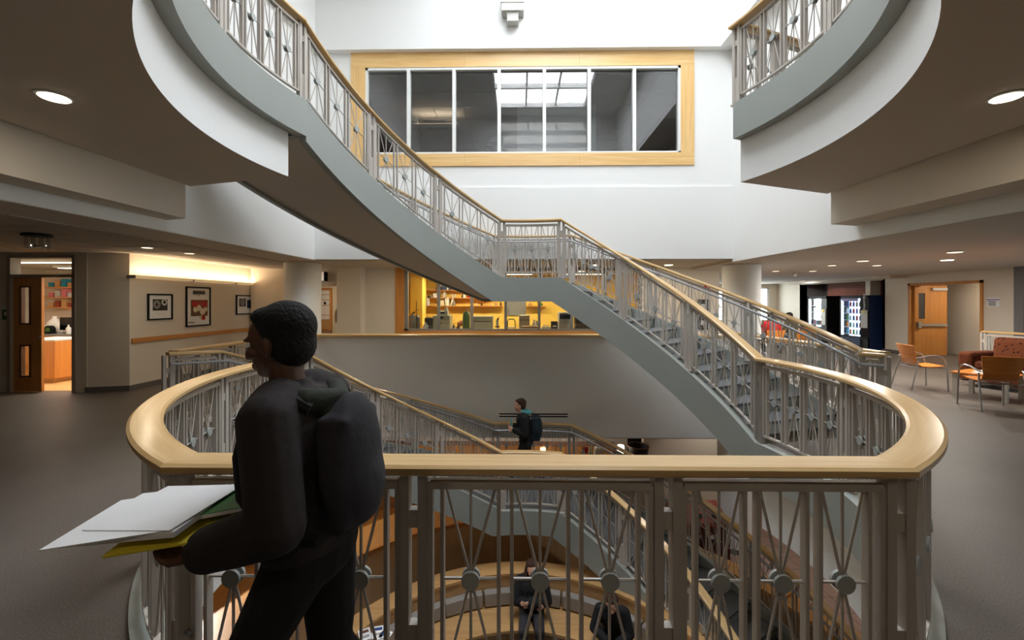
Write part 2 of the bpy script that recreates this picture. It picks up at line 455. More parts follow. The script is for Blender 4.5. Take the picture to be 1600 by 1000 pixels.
# atrium side walls
def sidewall(name, fx, y0, y1, z0, z1, t, label, mat='wall_white'):
    m = MB(); m.prism([(fx(y0),y0),(fx(y1),y1),(fx(y1)+t,y1),(fx(y0)+t,y0)], z0, z1)
    return struct(name, m, mat, label)
sidewall('wall_left', XL, -5, 9.0, 2.525, 3.9, -0.2, 'white atrium wall above the left corridor opening')
sidewall('wall_left_upper', XL, 5.35, 9.0, 3.9, 6.92, -0.2, 'white atrium wall beside the top of the stair')
sidewall('wall_right', XR, -5, 9.0, 2.475, 3.9, 0.2, 'white atrium wall above the lounge opening')
sidewall('wall_right_upper', XR, 5.75, 9.0, 3.9, 6.92, 0.2, 'white atrium wall beyond the upper right balcony')
struct('wall_left_gallery', MB().bx(-13,-4.5,8.4,8.6,3.98,6.92), 'wall_warm', 'end wall of the upper left gallery')
struct('wall_left_gallery_side', MB().bx(-7.2,-7.0,-5,8.4,3.98,6.92), 'wall_warm', 'side wall of the upper left gallery')
struct('wall_right_gallery', MB().bx(4.62,17,5.78,5.98,3.98,6.92), 'wall_white', 'end wall of the upper right gallery')
# back wall: low guard wall, fascia band, window wall, upper wall of the skylight well
struct('wall_back_guard', MB().bx(-4.36,4.6,YB,YB+0.2,-1.22,0.90), 'wall_white', 'low white guard wall across the back of the stair well')
o = MB().sweep([(-0.05,0),(0.27,0),(0.27,0.035),(0.255,0.045),(-0.035,0.045),(-0.05,0.035)], [(-4.36,YB,0.90),(0,YB,0.90),(4.6,YB,0.90)], [Vector((0,1,0))]*3).build('trim_5', 'maple_rail', fix=True)
tag(o, 'maple cap along the top of the low back guard wall', kind='structure')
x0, zt = A(549, 82, YB); x1, zb_ = A(1084, 258, YB)
zl = A(800, 293, YB)[1]
struct('wall_back', MB().bx(XL(9),XR(9),YB-0.035,YB+0.2,2.535,zl), 'wall_white', 'lower white fascia of the back wall behind the stair landing')
m = MB().bx(XL(9)-0.2,x0+0.05,YB,YB+0.2,zl,6.92).bx(x1-0.05,XR(9)+0.2,YB,YB+0.2,zl,6.92).bx(x0+0.05,x1-0.05,YB,YB+0.2,zl,zb_+0.05).bx(x0+0.05,x1-0.05,YB,YB+0.2,zt-0.05,6.92)
struct('wall_back_window', m, 'wall_white', 'white back wall around the wide interior window')
ZW = 6.90
struct('wall_back_upper', MB().bx(-4.5,4.4,8.85,9.2,ZW,9.6), 'wall_white', 'bright upper back wall of the skylight well')
struct('wall_left_well', MB().bx(-4.5,-4.25,-0.4,8.85,ZW,9.6), 'wall_white', 'left wall of the skylight well')
struct('wall_right_well', MB().bx(4.16,4.4,-0.4,8.85,ZW,9.6), 'wall_white', 'right wall of the skylight well')
struct('wall_front_well', MB().bx(-4.25,4.16,-0.4,-0.2,ZW,9.6), 'wall_white', 'front wall of the skylight well')
# ceilings
struct('ceiling_upper', MB().bx(-13,-4.5,-5,20,ZW+0.01,ZW+0.1).bx(4.4,17,-5,20,ZW+0.01,ZW+0.1).bx(-4.5,4.4,9.2,20,ZW+0.01,ZW+0.1).bx(-4.5,4.4,-5,-0.4,ZW+0.01,ZW+0.1), 'wall_white', 'ceiling of the upper storey around the skylight')
struct('ceiling_left', MB().prism([(XL(-5)-0.02,-5),(XL(9.0)-0.02,9.0),(-4.36,9.2),(-4.36,20),(-13,20),(-13,-5)],2.52,2.6), 'soffit_paint', 'ceiling of the left corridor')
struct('ceiling_right', MB().prism([(XR(-5)+0.02,-5),(XR(9.0)+0.02,9.0),(4.5,9.2),(4.5,20),(17,20),(17,-5)],2.47,2.55), 'soffit_paint', 'ceiling of the lounge')
struct('ceiling_back', MB().bx(-4.36,4.5,9.0+0.1,20,2.535,2.6), 'soffit_paint', 'ceiling of the back corridor')
# outer shell
struct('wall_left_outer', MB().bx(-13.2,-13,-5.2,20.2,-3.8,7.0), 'wall_warm')
struct('wall_right_outer', MB().bx(17,17.2,-5.2,1.0,-3.8,7.0).bx(17,17.2,9.0,20.2,-3.8,7.0).bx(17,17.2,1.0,9.0,-3.8,0.8).bx(17,17.2,1.0,9.0,2.3,7.0), 'wall_warm', 'outer lounge wall with a ribbon of windows')
struct('wall_front', MB().bx(-13.2,17.2,-5.2,-5,-3.8,7.0), 'wall_warm')
wx0, wz1 = 9.0, 2.30; wx1 = AX(1201, 20); wz0 = 0.75
m = MB().bx(-13.2,wx0,20,20.2,-3.8,7.0).bx(wx1,17.2,20,20.2,-3.8,7.0).bx(wx0,wx1,20,20.2,-3.8,wz0).bx(wx0,wx1,20,20.2,wz1,7.0)
struct('wall_back_outer', m, 'wall_warm', 'cream end wall of the lounge with a bright window')
struct('floor_lower', MB().bx(-13.2,17.2,-5.2,20.2,-3.8,Z1-0.01), 'base_rubber', 'floor of the lower storey')

# skylight over the well
sk = thing('window_9', 'glazed skylight over the stair hall', None, (0,4.3,9.6), kind='structure')
struct('ceiling_well', MB().bx(-4.5,SKX0,-0.4,9.2,9.6,9.8).bx(SKX1,4.4,-0.4,9.2,9.6,9.8).bx(SKX0,SKX1,-0.4,SKY0,9.6,9.8).bx(SKX0,SKX1,SKY1,9.2,9.6,9.8), 'wall_white', 'white ceiling around the skylight')
for i in range(6):
    y = SKY0+i*(SKY1-SKY0)/5
    MB().bx(SKX0,SKX1,y-0.05,y+0.05,9.6,9.78).build('rafter','wall_white',sk)
for i in range(4):
    x = SKX0+i*(SKX1-SKX0)/3
    MB().bx(x-0.03,x+0.03,SKY0,SKY1,9.66,9.76).build('glazing_bar','wall_white',sk)
for i in range(5):
    for k in range(3):
        MB().bx(SKX0+k*(SKX1-SKX0)/3+0.03,SKX0+(k+1)*(SKX1-SKX0)/3-0.03,SKY0+i*(SKY1-SKY0)/5+0.05,SKY0+(i+1)*(SKY1-SKY0)/5-0.05,9.70,9.708).build('pane','sky_glass',sk)

# ------------------------------------------------------------------ stair
def stair(name, label, z0, zm, z1, TH, loc):
    t0, t1, t2, t3 = TH
    root = thing(name, label, 'staircase', loc)
    def zt(t):
        if t <= t1: return z0+(zm-z0)*(t-t0)/(t1-t0)
        if t <= t2: return zm
        return zm+(z1-zm)*(t-t2)/(t3-t2)
    def zb(t):
        a = z0+(zm-z0)*(t-t0)/(t1-t0)-0.46
        b = zm-0.36
        c = zm+(z1-zm)*(t-t2)/(t3-t2)-0.46
        return max(min(a, b), c)
    ts = sorted(set([t0+(t3-t0)*i/96 for i in range(97)]+[t1,t2, t1+0.10/((zm-z0)/(t1-t0)), t2+0.10/((z1-zm)/(t3-t2))]))
    for nm, r0, r1 in (('inner_stringer', 2.70, 2.80), ('outer_stringer', RO-0.03, RO+0.06)):
        rings = []
        for t in ts:
            p, q = E(t, r0), E(t, r1)
            rings.append([(p[0],p[1],zb(t)),(q[0],q[1],zb(t)),(q[0],q[1],zt(t)+0.035),(p[0],p[1],zt(t)+0.035)])
        MB().loft(rings).build(nm, 'stringer_paint', root, smooth=True, fix=True)
    rings = []
    for t in ts:
        p, q = E(t, 2.79), E(t, RO-0.02); z = zb(t)+0.05
        rings.append([(p[0],p[1],z),(q[0],q[1],z),(q[0],q[1],z+0.04),(p[0],p[1],z+0.04)])
    MB().loft(rings).build('soffit', 'soffit_paint', root, smooth=True, fix=True)
    def wedge(ta, tb, za, zb2, nm, mat, ra=2.795, rb=RO-0.025, n=3):
        rg = []
        for i in range(n+1):
            t = ta+(tb-ta)*i/n; p, q = E(t, ra), E(t, rb)
            rg.append([(p[0],p[1],za),(q[0],q[1],za),(q[0],q[1],zb2),(p[0],p[1],zb2)])
        return MB().loft(rg).build(nm, mat, root, fix=True)
    for (ta, tb, za, zz) in ((t0,t1,z0,zm),(t2,t3,zm,z1)):
        n = 12; h = (zz-za)/n; w = (tb-ta)/n
        for k in range(n):
            s = ta+(k+1)*w
            wedge(s, s+0.25, za+k*h, za+(k+1)*h-0.03, 'riser', 'riser_paint', n=1)
            if k < n-1: wedge(s-0.3, s+w+0.3, za+(k+1)*h-0.04, za+(k+1)*h-0.005, 'tread', 'tread_rubber', n=2)
    wedge(t1-0.3, t2+(t3-t2)/12+0.3, zm-0.05, zm, 'landing', 'tread_rubber', n=8)
    return root, zt
TH_UP = (14.0, 76.6, 97.0, 163.0); TH_LO = (14.0, 76.6, 97.0, 161.0)
st_up, z_up = stair('staircase', 'upper curved staircase with grey-green stringer rising to the top floor', 0.0, 2.0, Z3, TH_UP, (0.2,7.8,2.0))
st_lo, z_lo = stair('staircase', 'lower curved staircase descending behind the front railing to the ground floor', Z1, Z1/2, 0.0, TH_LO, (0.2,7.8,Z1/2))

# ------------------------------------------------------------------ railings
def railing(name, label, legs, loc, cap_w=0.15, tube=0, detail=True, group=None, cap_mat='maple_rail', kw_bolts=False):
    """legs: list of (fn(t)->(x,y,z) base point, [post parameters]); consecutive legs share their end point (mitred cap)."""
    root = thing(name, label, 'railing', loc, group=group)
    # wood cap: one piece for each leg, mitred
    polys = []
    for fn, posts in legs:
        n = max(2, int(abs(posts[-1]-posts[0])/ (2.5 if abs(posts[-1]-posts[0]) > 12 else 0.5)))
        ts = sorted(set([posts[0]+(posts[-1]-posts[0])*i/n for i in range(n+1)] + list(posts)), reverse=posts[-1] < posts[0])
        polys.append([Vector(fn(t)) for t in ts])
    def hdir(a, b):
        d = b-a; d.z = 0; return d.normalized() if d.length > 1e-6 else Vector((1,0,0))
    h = cap_w/2
    prof = [(-h+0.012,0.958),(h-0.012,0.958),(h,0.968),(h,0.99),(h-0.014,1.0),(-h+0.014,1.0),(-h,0.99),(-h,0.968)]
    for li, P in enumerate(polys):
        lats = []
        for i in range(len(P)):
            if i == 0: d0 = hdir(polys[li-1][-2], polys[li-1][-1]) if li > 0 else hdir(P[0],P[1])
            else: d0 = hdir(P[i-1],P[i])
            if i == len(P)-1: d1 = hdir(polys[li+1][0], polys[li+1][1]) if li < len(polys)-1 else d0
            else: d1 = hdir(P[i],P[i+1])
            if i == len(P)-1 and li == len(polys)-1: d1 = d0
            n0, n1 = Vector((d0.y,-d0.x,0)), Vector((d1.y,-d1.x,0))
            nb = (n0+n1)
            if nb.length < 1e-4: nb = n0
            nb.normalize(); k = 1.0/max(0.5, nb.dot(n0)); lats.append(nb*k)
        MB().sweep(prof, P, lats).build('wood_cap', cap_mat, root, smooth=True, ang=30, fix=True)
    for li, (fn, posts) in enumerate(legs):
        def frame(t, e=None):
            span = posts[-1]-posts[0]; e = span*1e-3
            a, b = Vector(fn(t-e)), Vector(fn(t+e))
            d = hdir(a, b); return Vector(fn(t)), d, Vector((d.y,-d.x,0))
        def dlen(t, ds):        # parameter step that moves ds metres horizontally
            span = posts[-1]-posts[0]; e = span*1e-3
            a, b = Vector(fn(t-e)), Vector(fn(t+e)); l = math.hypot(b.x-a.x, b.y-a.y)
            return 2*e*ds/l
        for pi_, t in enumerate(posts):
            if pi_ == 0 and li > 0: continue
            p, d, n = frame(t if 0 < pi_ < len(posts)-1 else t)
            m = MB()
            for sg in (-1, 1):
                tt = t+dlen(t, sg*0.033); q = Vector(fn(tt)) if posts[0] != posts[-1] else p
                q = p + d*(sg*0.036)
                m.bar((q.x,q.y,p.z+0.03), (q.x,q.y,p.z+0.965), 0.055, 0.036, n)
            for zz, hh in ((0.77,0.07),(0.19,0.32)):
                m.bar((p.x,p.y,p.z+zz-hh/2), (p.x,p.y,p.z+zz+hh/2), 0.04, 0.046, n)
            m.bar((p.x,p.y,p.z+0.02), (p.x,p.y,p.z+0.04), 0.09, 0.13, n)
            po = m.build('post', 'rail_paint', root)
            if kw_bolts:
                for sg in (-1, 1):
                    for zz in (0.80, 0.32):
                        q = p + d*(sg*0.054)
                        MB().cyl((q.x,q.y,p.z+zz), tuple(q+d*(sg*0.022)+Vector((0,0,zz))), 0.009, 8).build('bolt', 'steel', po, smooth=True)
        for i in range(len(posts)-1):
            ta, tb = posts[i], posts[i+1]
            sg = 1 if tb > ta else -1
            ta2, tb2 = ta+dlen(ta, 0.065), tb-dlen(tb, 0.065)
            # arc length of the panel
            K = 12; pl = [Vector(fn(ta2+(tb2-ta2)*k/K)) for k in range(K+1)]
            Ls = sum(math.hypot(pl[k+1].x-pl[k].x, pl[k+1].y-pl[k].y) for k in range(K))
            def at(u, h): 
                q = Vector(fn(ta2+(tb2-ta2)*u)); q.z += h; return q
            def nrm(u): return frame(ta2+(tb2-ta2)*u)[2]
            nc = max(1, round(Ls/0.30)); mg = 0.022/Ls
            HT, HB, HM = 0.905, 0.125, 0.525
            m = MB(); nn = 6 if abs(tb-ta) > 3 else 1
            us = [k/nn for k in range(nn+1)]
            m.sweep([(-0.022,-0.016),(0.022,-0.016),(0.022,0.012),(0.012,0.018),(-0.012,0.018),(-0.022,0.012)], [at(u,HT) for u in us], [nrm(u) for u in us])
            m.sweep([(-0.018,-0.010),(0.018,-0.010),(0.018,0.010),(-0.018,0.010)], [at(u,HB) for u in us], [nrm(u) for u in us])
            for u in (0.0,1.0): m.bar(at(u,HB), at(u,HT), 0.04, 0.02, nrm(u))
            pn = m.build('panel_frame', 'rail_paint', root, fix=True)
            pitch = (1-2*mg)/nc; gap = 0.026/Ls
            for c in range(nc):
                ua, ub = mg+c*pitch+gap, mg+(c+1)*pitch-gap; um = (ua+ub)/2; n = nrm(um)
                for u in (ua, ub): MB().bar(at(u,HB), at(u,HT), 0.036, 0.0145, nrm(u)).build('upright','rail_paint',pn)
                hub = at(um, HM)
                MB().cyl(hub-n*0.022, hub-n*0.010, 0.0365, 18).cyl(hub+n*0.010, hub+n*0.022, 0.0365, 18).cyl(hub-n*0.02, hub+n*0.02, 0.012, 8).build('hub','hub_paint',pn,smooth=True)
                k = 0.006/Ls
                for u, hh in ((ua+0.012/Ls,HT-0.01),(um,HT-0.01),(ub-0.012/Ls,HT-0.01),(ua+0.012/Ls,HB+0.01),(um,HB+0.01),(ub-0.012/Ls,HB+0.01),(ua,HM),(ub,HM)):
                    e = at(u,hh) if hh != HM else at(u,HM)
                    MB().tube([hub, e], 0.0062, 5).build('spoke','rail_paint',pn)
    if tube:
        pts = []
        for fn, posts in legs:
            n = 40
            for i in range(n+1):
                t = posts[0]+(posts[-1]-posts[0])*i/n; p = Vector(fn(t)); e = (posts[-1]-posts[0])*1e-3
                d = hdir(Vector(fn(t-e)), Vector(fn(t+e))); q = p + Vector((d.y,-d.x,0))*tube; q.z += 0.86
                if not pts or (q-pts[-1]).length > 0.02: pts.append(q)
        MB().tube(pts, 0.019, 10).build('tube_handrail', 'tube_metal', root, smooth=True)
    return root

fl = lambda z: (lambda t: E(t, RR)+(z,))
xl_, xr_ = E(180+THF, RR)[0], E(-THF, RR)[0]
# around the well, middle floor: left arc, straight front, right arc
FP = [xl_, AX(648, YF), AX(1041, YF), xr_]
railing('guard_railing', 'oval guard railing in the foreground with wide maple cap and wheel-pattern panels',
        [(fl(0.0), [161, 187.5, 213.5, 180+THF]), (lambda t: (t, YF, 0.0), FP), (fl(0.0), [-THF, -35, -10.8, 14])], (0.06,YF,0), kw_bolts=True)
# stairs
railing('stair_railing', 'inner railing of the upper staircase climbing to the top left',
        [(lambda t: E(t,RR)+(z_up(t),), [14,35,56,76.6]), (lambda t: E(t,RR)+(2.0,), [76.6,97]), (lambda t: E(t,RR)+(z_up(t),), [97,119,141,163])], (0.2,7.1,2.0), cap_w=0.13)
railing('stair_railing', 'outer railing of the upper staircase with a silver tube handrail, nearest the white wall',
        [(lambda t: tuple(Vector((4.47,5.27,0.0)).lerp(Vector(E(15.5,RO)+(0.0,)),t)), [0.0,1.0]), (lambda t: E(t,RO)+(max(0.0,z_up(t)),), [15.5,35,56,76.6]), (lambda t: E(t,RO)+(2.0,), [76.6,97]), (lambda t: E(t,RO)+(z_up(t),), [97,119,141,163])], (0.2,8.8,2.0), cap_w=0.13, tube=-0.10 )
railing('stair_railing', 'inner railing of the lower staircase seen below the foreground cap',
        [(lambda t: E(t,RR)+(z_lo(t),), [14,35,56,76.6]), (lambda t: E(t,RR)+(Z1/2,), [76.6,97]), (lambda t: E(t,RR)+(z_lo(t),), [97,118.5,140,161])], (0.2,7.1,Z1/2), cap_w=0.13)
railing('stair_railing', 'outer railing of the lower staircase with a silver tube handrail below the back guard wall',
        [(lambda t: E(t,RO)+(z_lo(t),), [14,35,56,76.6]), (lambda t: E(t,RO)+(Z1/2,), [76.6,97]), (lambda t: E(t,RO)+(z_lo(t),), [97,118.5,140,160]), (lambda t: tuple(Vector(E(160,RO)+(z_lo(160),)).lerp(Vector((-4.40,5.28,0.0)),t)), [0.0,1.0])], (0.2,8.8,Z1/2), cap_w=0.13, tube=-0.10)
# upper floor
railing('guard_railing', 'upper left balcony railing on the curved grey edge above the corridor', [(fl(Z3), [163, 188, 213.5, 180+THF])], (-2.6,3.5,Z3))
railing('guard_railing', 'upper right balcony railing on the curved grey edge above the lounge',
        [(fl(Z3), [-THF, -33, -6, 20.5]), (lambda t: E(20.5,t)+(Z3,), [RR, 3.45, 4.25])], (2.7,4.2,Z3))
# guards along the sides of the well, middle floor
kl, kr = E(160,RO), E(15.5,RO)
railing('guard_railing', 'straight side railing of the stair well in front of the framed prints on the left',
        [(lambda t: (-4.50+(t-5.5)*0.03, t, 0.0), [5.5,6.6,7.8,9.05])], (-4.45,7.2,0))
railing('guard_railing', 'straight side railing of the stair well in front of the vending machines on the right',
        [(lambda t: (4.66-(t-5.5)*0.03, t, 0.0), [5.5,6.6,7.8,8.95])], (4.6,7.2,0))
# ------------------------------------------------------------------ shared small builders
def one(name, label, cat, mb, mat, group=None, **kw):
    # a thing of a single mesh, its origin at its base
    xs = [p for p in mb.v]; c = Vector(((min(p.x for p in xs)+max(p.x for p in xs))/2, (min(p.y for p in xs)+max(p.y for p in xs))/2, min(p.z for p in xs)))
    for p in mb.v: p -= c
    o = mb.build(name, mat, **kw); o.location = c
    return tag(o, label, cat, group)
def bottle_mb(x, y, z, r, h, n=12):
    return MB().lathe([(r*0.95,0),(r,0.01),(r,h*0.62),(r*0.8,h*0.72),(r*0.38,h*0.8),(r*0.36,h*0.93),(r*0.42,h*0.94),(r*0.42,h)], (x,y,z), n)
def jug_mb(x, y, z, r, h):
    return MB().lathe([(r*0.96,0),(r,0.012),(r,h*0.55),(r*0.72,h*0.72),(r*0.3,h*0.86),(r*0.28,h*0.94),(r*0.34,h*0.945),(r*0.34,h)], (x,y,z), 14).tube([(x+r*0.9,y,z+h*0.5),(x+r*1.05,y,z+h*0.62),(x+r*0.8,y,z+h*0.75),(x+r*0.4,y,z+h*0.8)],[0.012]*4,6)
def colmat(name, c, rough=0.5, metal=0.0):
    return name if name in MATS else (M(name, c, rough, metal, var=0.06, scale=20) and name)
for n_, c_ in dict(blue=(40,70,130), teal=(30,140,170), red=(180,30,30), green=(60,110,50), cyl_green=(92,128,72), orange=(220,120,40), yellow=(225,205,60), cream=(225,215,190),
                   beige=(196,186,160), tan=(190,150,100), brown=(110,70,45), navy=(24,44,84), pink=(210,120,130), violet=(120,100,170), cardboard=(176,132,84), brick_red=(150,62,40), dark_red=(84,36,28)).items():
    M(n_, c_, 0.5, var=0.06, scale=20)
EMIT('glow_panel', (255,244,220), 5.0)
EMIT('trough_glow', (255,222,170), 0.3)
EMIT('vend_glow', (205,225,255), 5.5)
EMIT('exit_red', (235,60,60), 0.9)
EMIT('exit_face', (225,215,205), 0.5)
M('terracotta', (156,128,116), 0.55, var=0.14, scale=5)
M('seat_grey', (150,143,136), 0.7, var=0.05, scale=30)
FABRIC('sofa_fabric', (96,52,30), (46,22,16), 17)
M('ring_dark', (34,30,30), 0.6)

def downlight(label, x, y, z, r, power, col=(1.0,0.86,0.66), group=None, mat='lamp_warm', spot=False):
    t = thing('downlight', label, 'ceiling light', (x,y,z), group=group)
    MB().lathe([(r,-0.012),(r*1.16,-0.008),(r*1.16,0.0),(r,0.0),(r*0.98,0.004)], (x,y,z), 24).build('trim_ring','light_grey',t,smooth=True)
    MB().lathe([(r*0.9,-0.018),(r*0.97,-0.013)], (x,y,z), 24).build('lens',mat,t,smooth=True)
    d = bpy.data.lights.new('downlight_lamp','AREA'); d.shape='DISK'; d.size=r*1.8; d.energy=power; d.color=col
    o = bpy.data.objects.new('lamp', d); COL.objects.link(o); o.parent = t; o.location=(0,0,-0.03)
    return t

# ------------------------------------------------------------------ wide interior window in the back wall
wn = thing('window_1', 'wide maple-framed interior window with seven panes high on the back wall', None, (0.1,YB,zb_), kind='structure')
bt = A(800,105,YB)[1]; bb = A(800,240,YB)[1]; bl = AX(571.5,YB); br_ = AX(1063,YB)
def boards(z0, z1, xs):
    for a, b in zip(xs[:-1], xs[1:]): MB().bx(a+0.0015,b-0.0015,YB-0.03,YB+0.06,z0,z1).build('board','maple_x',wn)
boards(bt, zt, [x0, AX(727,YB), AX(905,YB), x1]); boards(zb_, bb, [x0, AX(727,YB), AX(905,YB), x1])
MB().bx(x0,bl,YB-0.03,YB+0.06,bb,bt).build('board','maple_z',wn); MB().bx(br_,x1,YB-0.03,YB+0.06,bb,bt).build('board','maple_z',wn)
mx_ = [bl]+[AX(v,YB) for v in (638.5,709.5,780,850.5,920.5,991)]+[br_]
fm = MB().bx(bl,br_,YB-0.02,YB+0.12,bt-0.055,bt).bx(bl,br_,YB-0.02,YB+0.12,bb,bb+0.035).bx(bl,bl+0.05,YB-0.02,YB+0.12,bb,bt).bx(br_-0.05,br_,YB-0.02,YB+0.12,bb,bt)
fm.build('frame','white_plastic',wn)
for v in mx_[1:-1]: MB().bx(v-0.035,v+0.035,YB-0.02,YB+0.12,bb+0.035,bt-0.055).build('mullion','white_plastic',wn)
for a, b in zip(mx_[:-1], mx_[1:]): MB().bx(a+0.036,b-0.036,YB+0.05,YB+0.058,bb+0.03,bt-0.05).build('pane','glass_dark',wn)
# the room behind it
ZC = bt+0.02
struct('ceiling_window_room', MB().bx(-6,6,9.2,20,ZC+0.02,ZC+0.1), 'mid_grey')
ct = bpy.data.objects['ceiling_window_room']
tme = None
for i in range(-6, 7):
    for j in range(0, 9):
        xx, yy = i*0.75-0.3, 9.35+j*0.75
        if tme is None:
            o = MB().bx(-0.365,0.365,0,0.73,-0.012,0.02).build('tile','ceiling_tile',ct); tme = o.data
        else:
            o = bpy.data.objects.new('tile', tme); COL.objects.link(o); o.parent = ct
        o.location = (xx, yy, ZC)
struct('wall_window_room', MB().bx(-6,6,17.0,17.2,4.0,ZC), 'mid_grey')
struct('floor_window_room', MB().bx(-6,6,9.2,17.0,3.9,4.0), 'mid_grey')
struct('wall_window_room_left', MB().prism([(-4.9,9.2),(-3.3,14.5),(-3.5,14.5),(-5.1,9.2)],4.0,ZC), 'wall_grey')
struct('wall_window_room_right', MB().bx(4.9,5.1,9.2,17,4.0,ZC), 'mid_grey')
xa, za = A(808,165,9.6); xb, _ = A(931,165,9.6)
sc = thing('projection_screen', 'pale frosted board standing behind the middle panes of the high window', 'board', ((xa+xb)/2,9.6,4.0))
MB().bx(xa,xb,9.6,9.63,4.4,za).build('panel','white_plastic',sc); MB().bx(xa,xa+0.05,9.62,9.7,4.0,za).bx(xb-0.05,xb,9.62,9.7,4.0,za).build('stand','mid_grey',sc)
fx, fy = AX(682, 11.2), 11.2
t = thing('pendant_strip_light', 'glowing strip light under the ceiling behind the high window', 'ceiling light', (fx,fy,ZC-0.3))
MB().bx(fx-0.6,fx+0.6,fy-0.06,fy+0.06,ZC-0.36,ZC-0.30).build('housing','light_grey',t); MB().bx(fx-0.58,fx+0.58,fy-0.05,fy+0.05,ZC-0.30,ZC-0.292).build('diffuser','lamp_warm',t)
MB().bar((fx-0.5,fy,ZC-0.3),(fx-0.5,fy,ZC),0.01,0.01).bar((fx+0.5,fy,ZC-0.3),(fx+0.5,fy,ZC),0.01,0.01).build('hanger','light_grey',t)
d = bpy.data.lights.new('strip_lamp','AREA'); d.size=1.1; d.size_y=0.08; d.shape='RECTANGLE'; d.energy=14; d.color=(1,0.86,0.66)
o = bpy.data.objects.new('lamp', d); COL.objects.link(o); o.parent=t; o.location=(0,0,0.02); o.rotation_euler=(pi,0,0)
xa, za = A(681,157,11.9)
one('air_diffuser','square grey air diffuser in the tiled ceiling behind the high window','air vent', MB().bx(xa-0.3,xa+0.3,11.6,12.2,ZC-0.03,ZC-0.012), 'dark_grey')
xa, za = A(772,225,9.75)
t = thing('desk_fan','dark round fan behind the third pane of the high window','fan',(xa,9.8,4.0))
MB().cyl((xa,9.8,4.0),(xa,9.8,4.03),0.16,16).cyl((xa,9.8,4.03),(xa,9.8,za),0.018,8).build('stand','black',t)
MB().cyl((xa,9.74,za),(xa,9.82,za),0.05,12).build('motor','black',t)
for rr in (0.06,0.11,0.16,0.2):
    MB().tube([(xa+rr*cos(a*pi/12),9.72,za+rr*sin(a*pi/12)) for a in range(25)],0.004,5,cap=False).build('guard_ring','dark_grey',t)
for k in range(4):
    a = k*pi/2; MB().box((xa+0.09*cos(a),9.75,za+0.09*sin(a)),(0.14,0.006,0.07),ry=-a).build('blade','dark_grey',t)
# light fitting on the upper wall
xa, za = A(800,20,8.85)
t = thing('wall_light_fitting','pale stepped light fitting high on the bright upper wall','wall light',(xa,8.85,A(800,43,8.85)[1]))
z_ = lambda v: A(800,v,8.85)[1]
MB().bx(AX(784,8.85),AX(818.5,8.85),8.62,8.85,z_(28),z_(-4)).build('housing','fixture_grey',t,bevel=0.01)
MB().bx(AX(783,8.85),AX(819,8.85),8.61,8.64,z_(16),z_(-4)).build('front_shade','fixture_grey',t,bevel=0.006)
MB().bx(AX(792.5,8.85),AX(810,8.85),8.66,8.85,z_(42),z_(26)).build('bracket','fixture_grey',t,bevel=0.005)
# slot vents on the low guard wall
for k, y in enumerate((646.8,650.6)):
    za = A(800,y,YB)[1]
    one('slot_vent', ('upper','lower')[k]+' of two long black slots in the low back wall', 'vent', MB().bx(AX(780,YB),AX(887,YB),YB-0.006,YB+0.002,za-0.012,za+0.012), 'black', group='slots in the low back wall')

# ------------------------------------------------------------------ columns
def column(label, x, y, z0, z1, r=0.37):
    t = thing('column', label, 'column', (x,y,z0))
    MB().lathe([(r,0.1),(r,z1-z0-0.01)], (x,y,z0), 40).build('shaft','wall_white',t,smooth=True)
    MB().lathe([(r+0.008,0),(r+0.008,0.1)], (x,y,z0), 40).build('base_strip','base_rubber',t,smooth=True)
column('round white column beside the exit sign at the left of the back wall', AX(473,9.65), 9.65, 0, 2.52, 0.39)
column('round white column at the right end of the back wall', AX(1158,9.75), 9.75, 0, 2.47, 0.395)
column('round pale column on the ground floor behind the recycling cabinet', AX(1149,9.4), 9.4, Z1, -0.95, 0.36)

# ------------------------------------------------------------------ left corridor
pA, pB = (-7.79,7.55), (-7.13,7.71); pC = (-6.98,16.0)
struct('wall_left_corridor', MB().prism([pB,pC,(-7.4,16.0),(-7.4,7.80)],0,2.52), 'wall_warm', 'cream corridor wall with framed prints and a linear light')
struct('wall_left_pier', MB().prism([pA,pB,(-7.13,7.95),(-7.79,7.95)],0,2.52), 'wall_warm', 'cream angled pier beside the open laboratory door')
struct('baseboard_left', MB().prism([(pB[0]+0.008,pB[1]-0.004),(pC[0]+0.012,pC[1]),(pC[0]-0.05,pC[1]),(pB[0]-0.05,pB[1])],0,0.1).prism([(pA[0],pA[1]-0.012),(pB[0]+0.008,pB[1]-0.012),(pB[0],pB[1]+0.03),(pA[0],pA[1]+0.03)],0,0.1), 'base_rubber')
wx = lambda Y: pB[0]+(Y-pB[1])*(pC[0]-pB[0])/(pC[1]-pB[1])
wrz = math.atan2(pC[1]-pB[1], pC[0]-pB[0])
def wall_b(mb, y0, y1, z0, z1, d0, d1):       # box on the corridor wall, standing d0..d1 off it
    return mb.prism([(wx(y0)+d0,y0),(wx(y0)+d1,y0),(wx(y1)+d1,y1),(wx(y1)+d0,y1)], z0, z1)
t = one('wall_rail','long orange wooden bumper rail along the corridor wall','wall rail', wall_b(MB(),7.74,12.0,0.87,0.96,0.002,0.03), 'oak_orange_y', bevel=0.006)
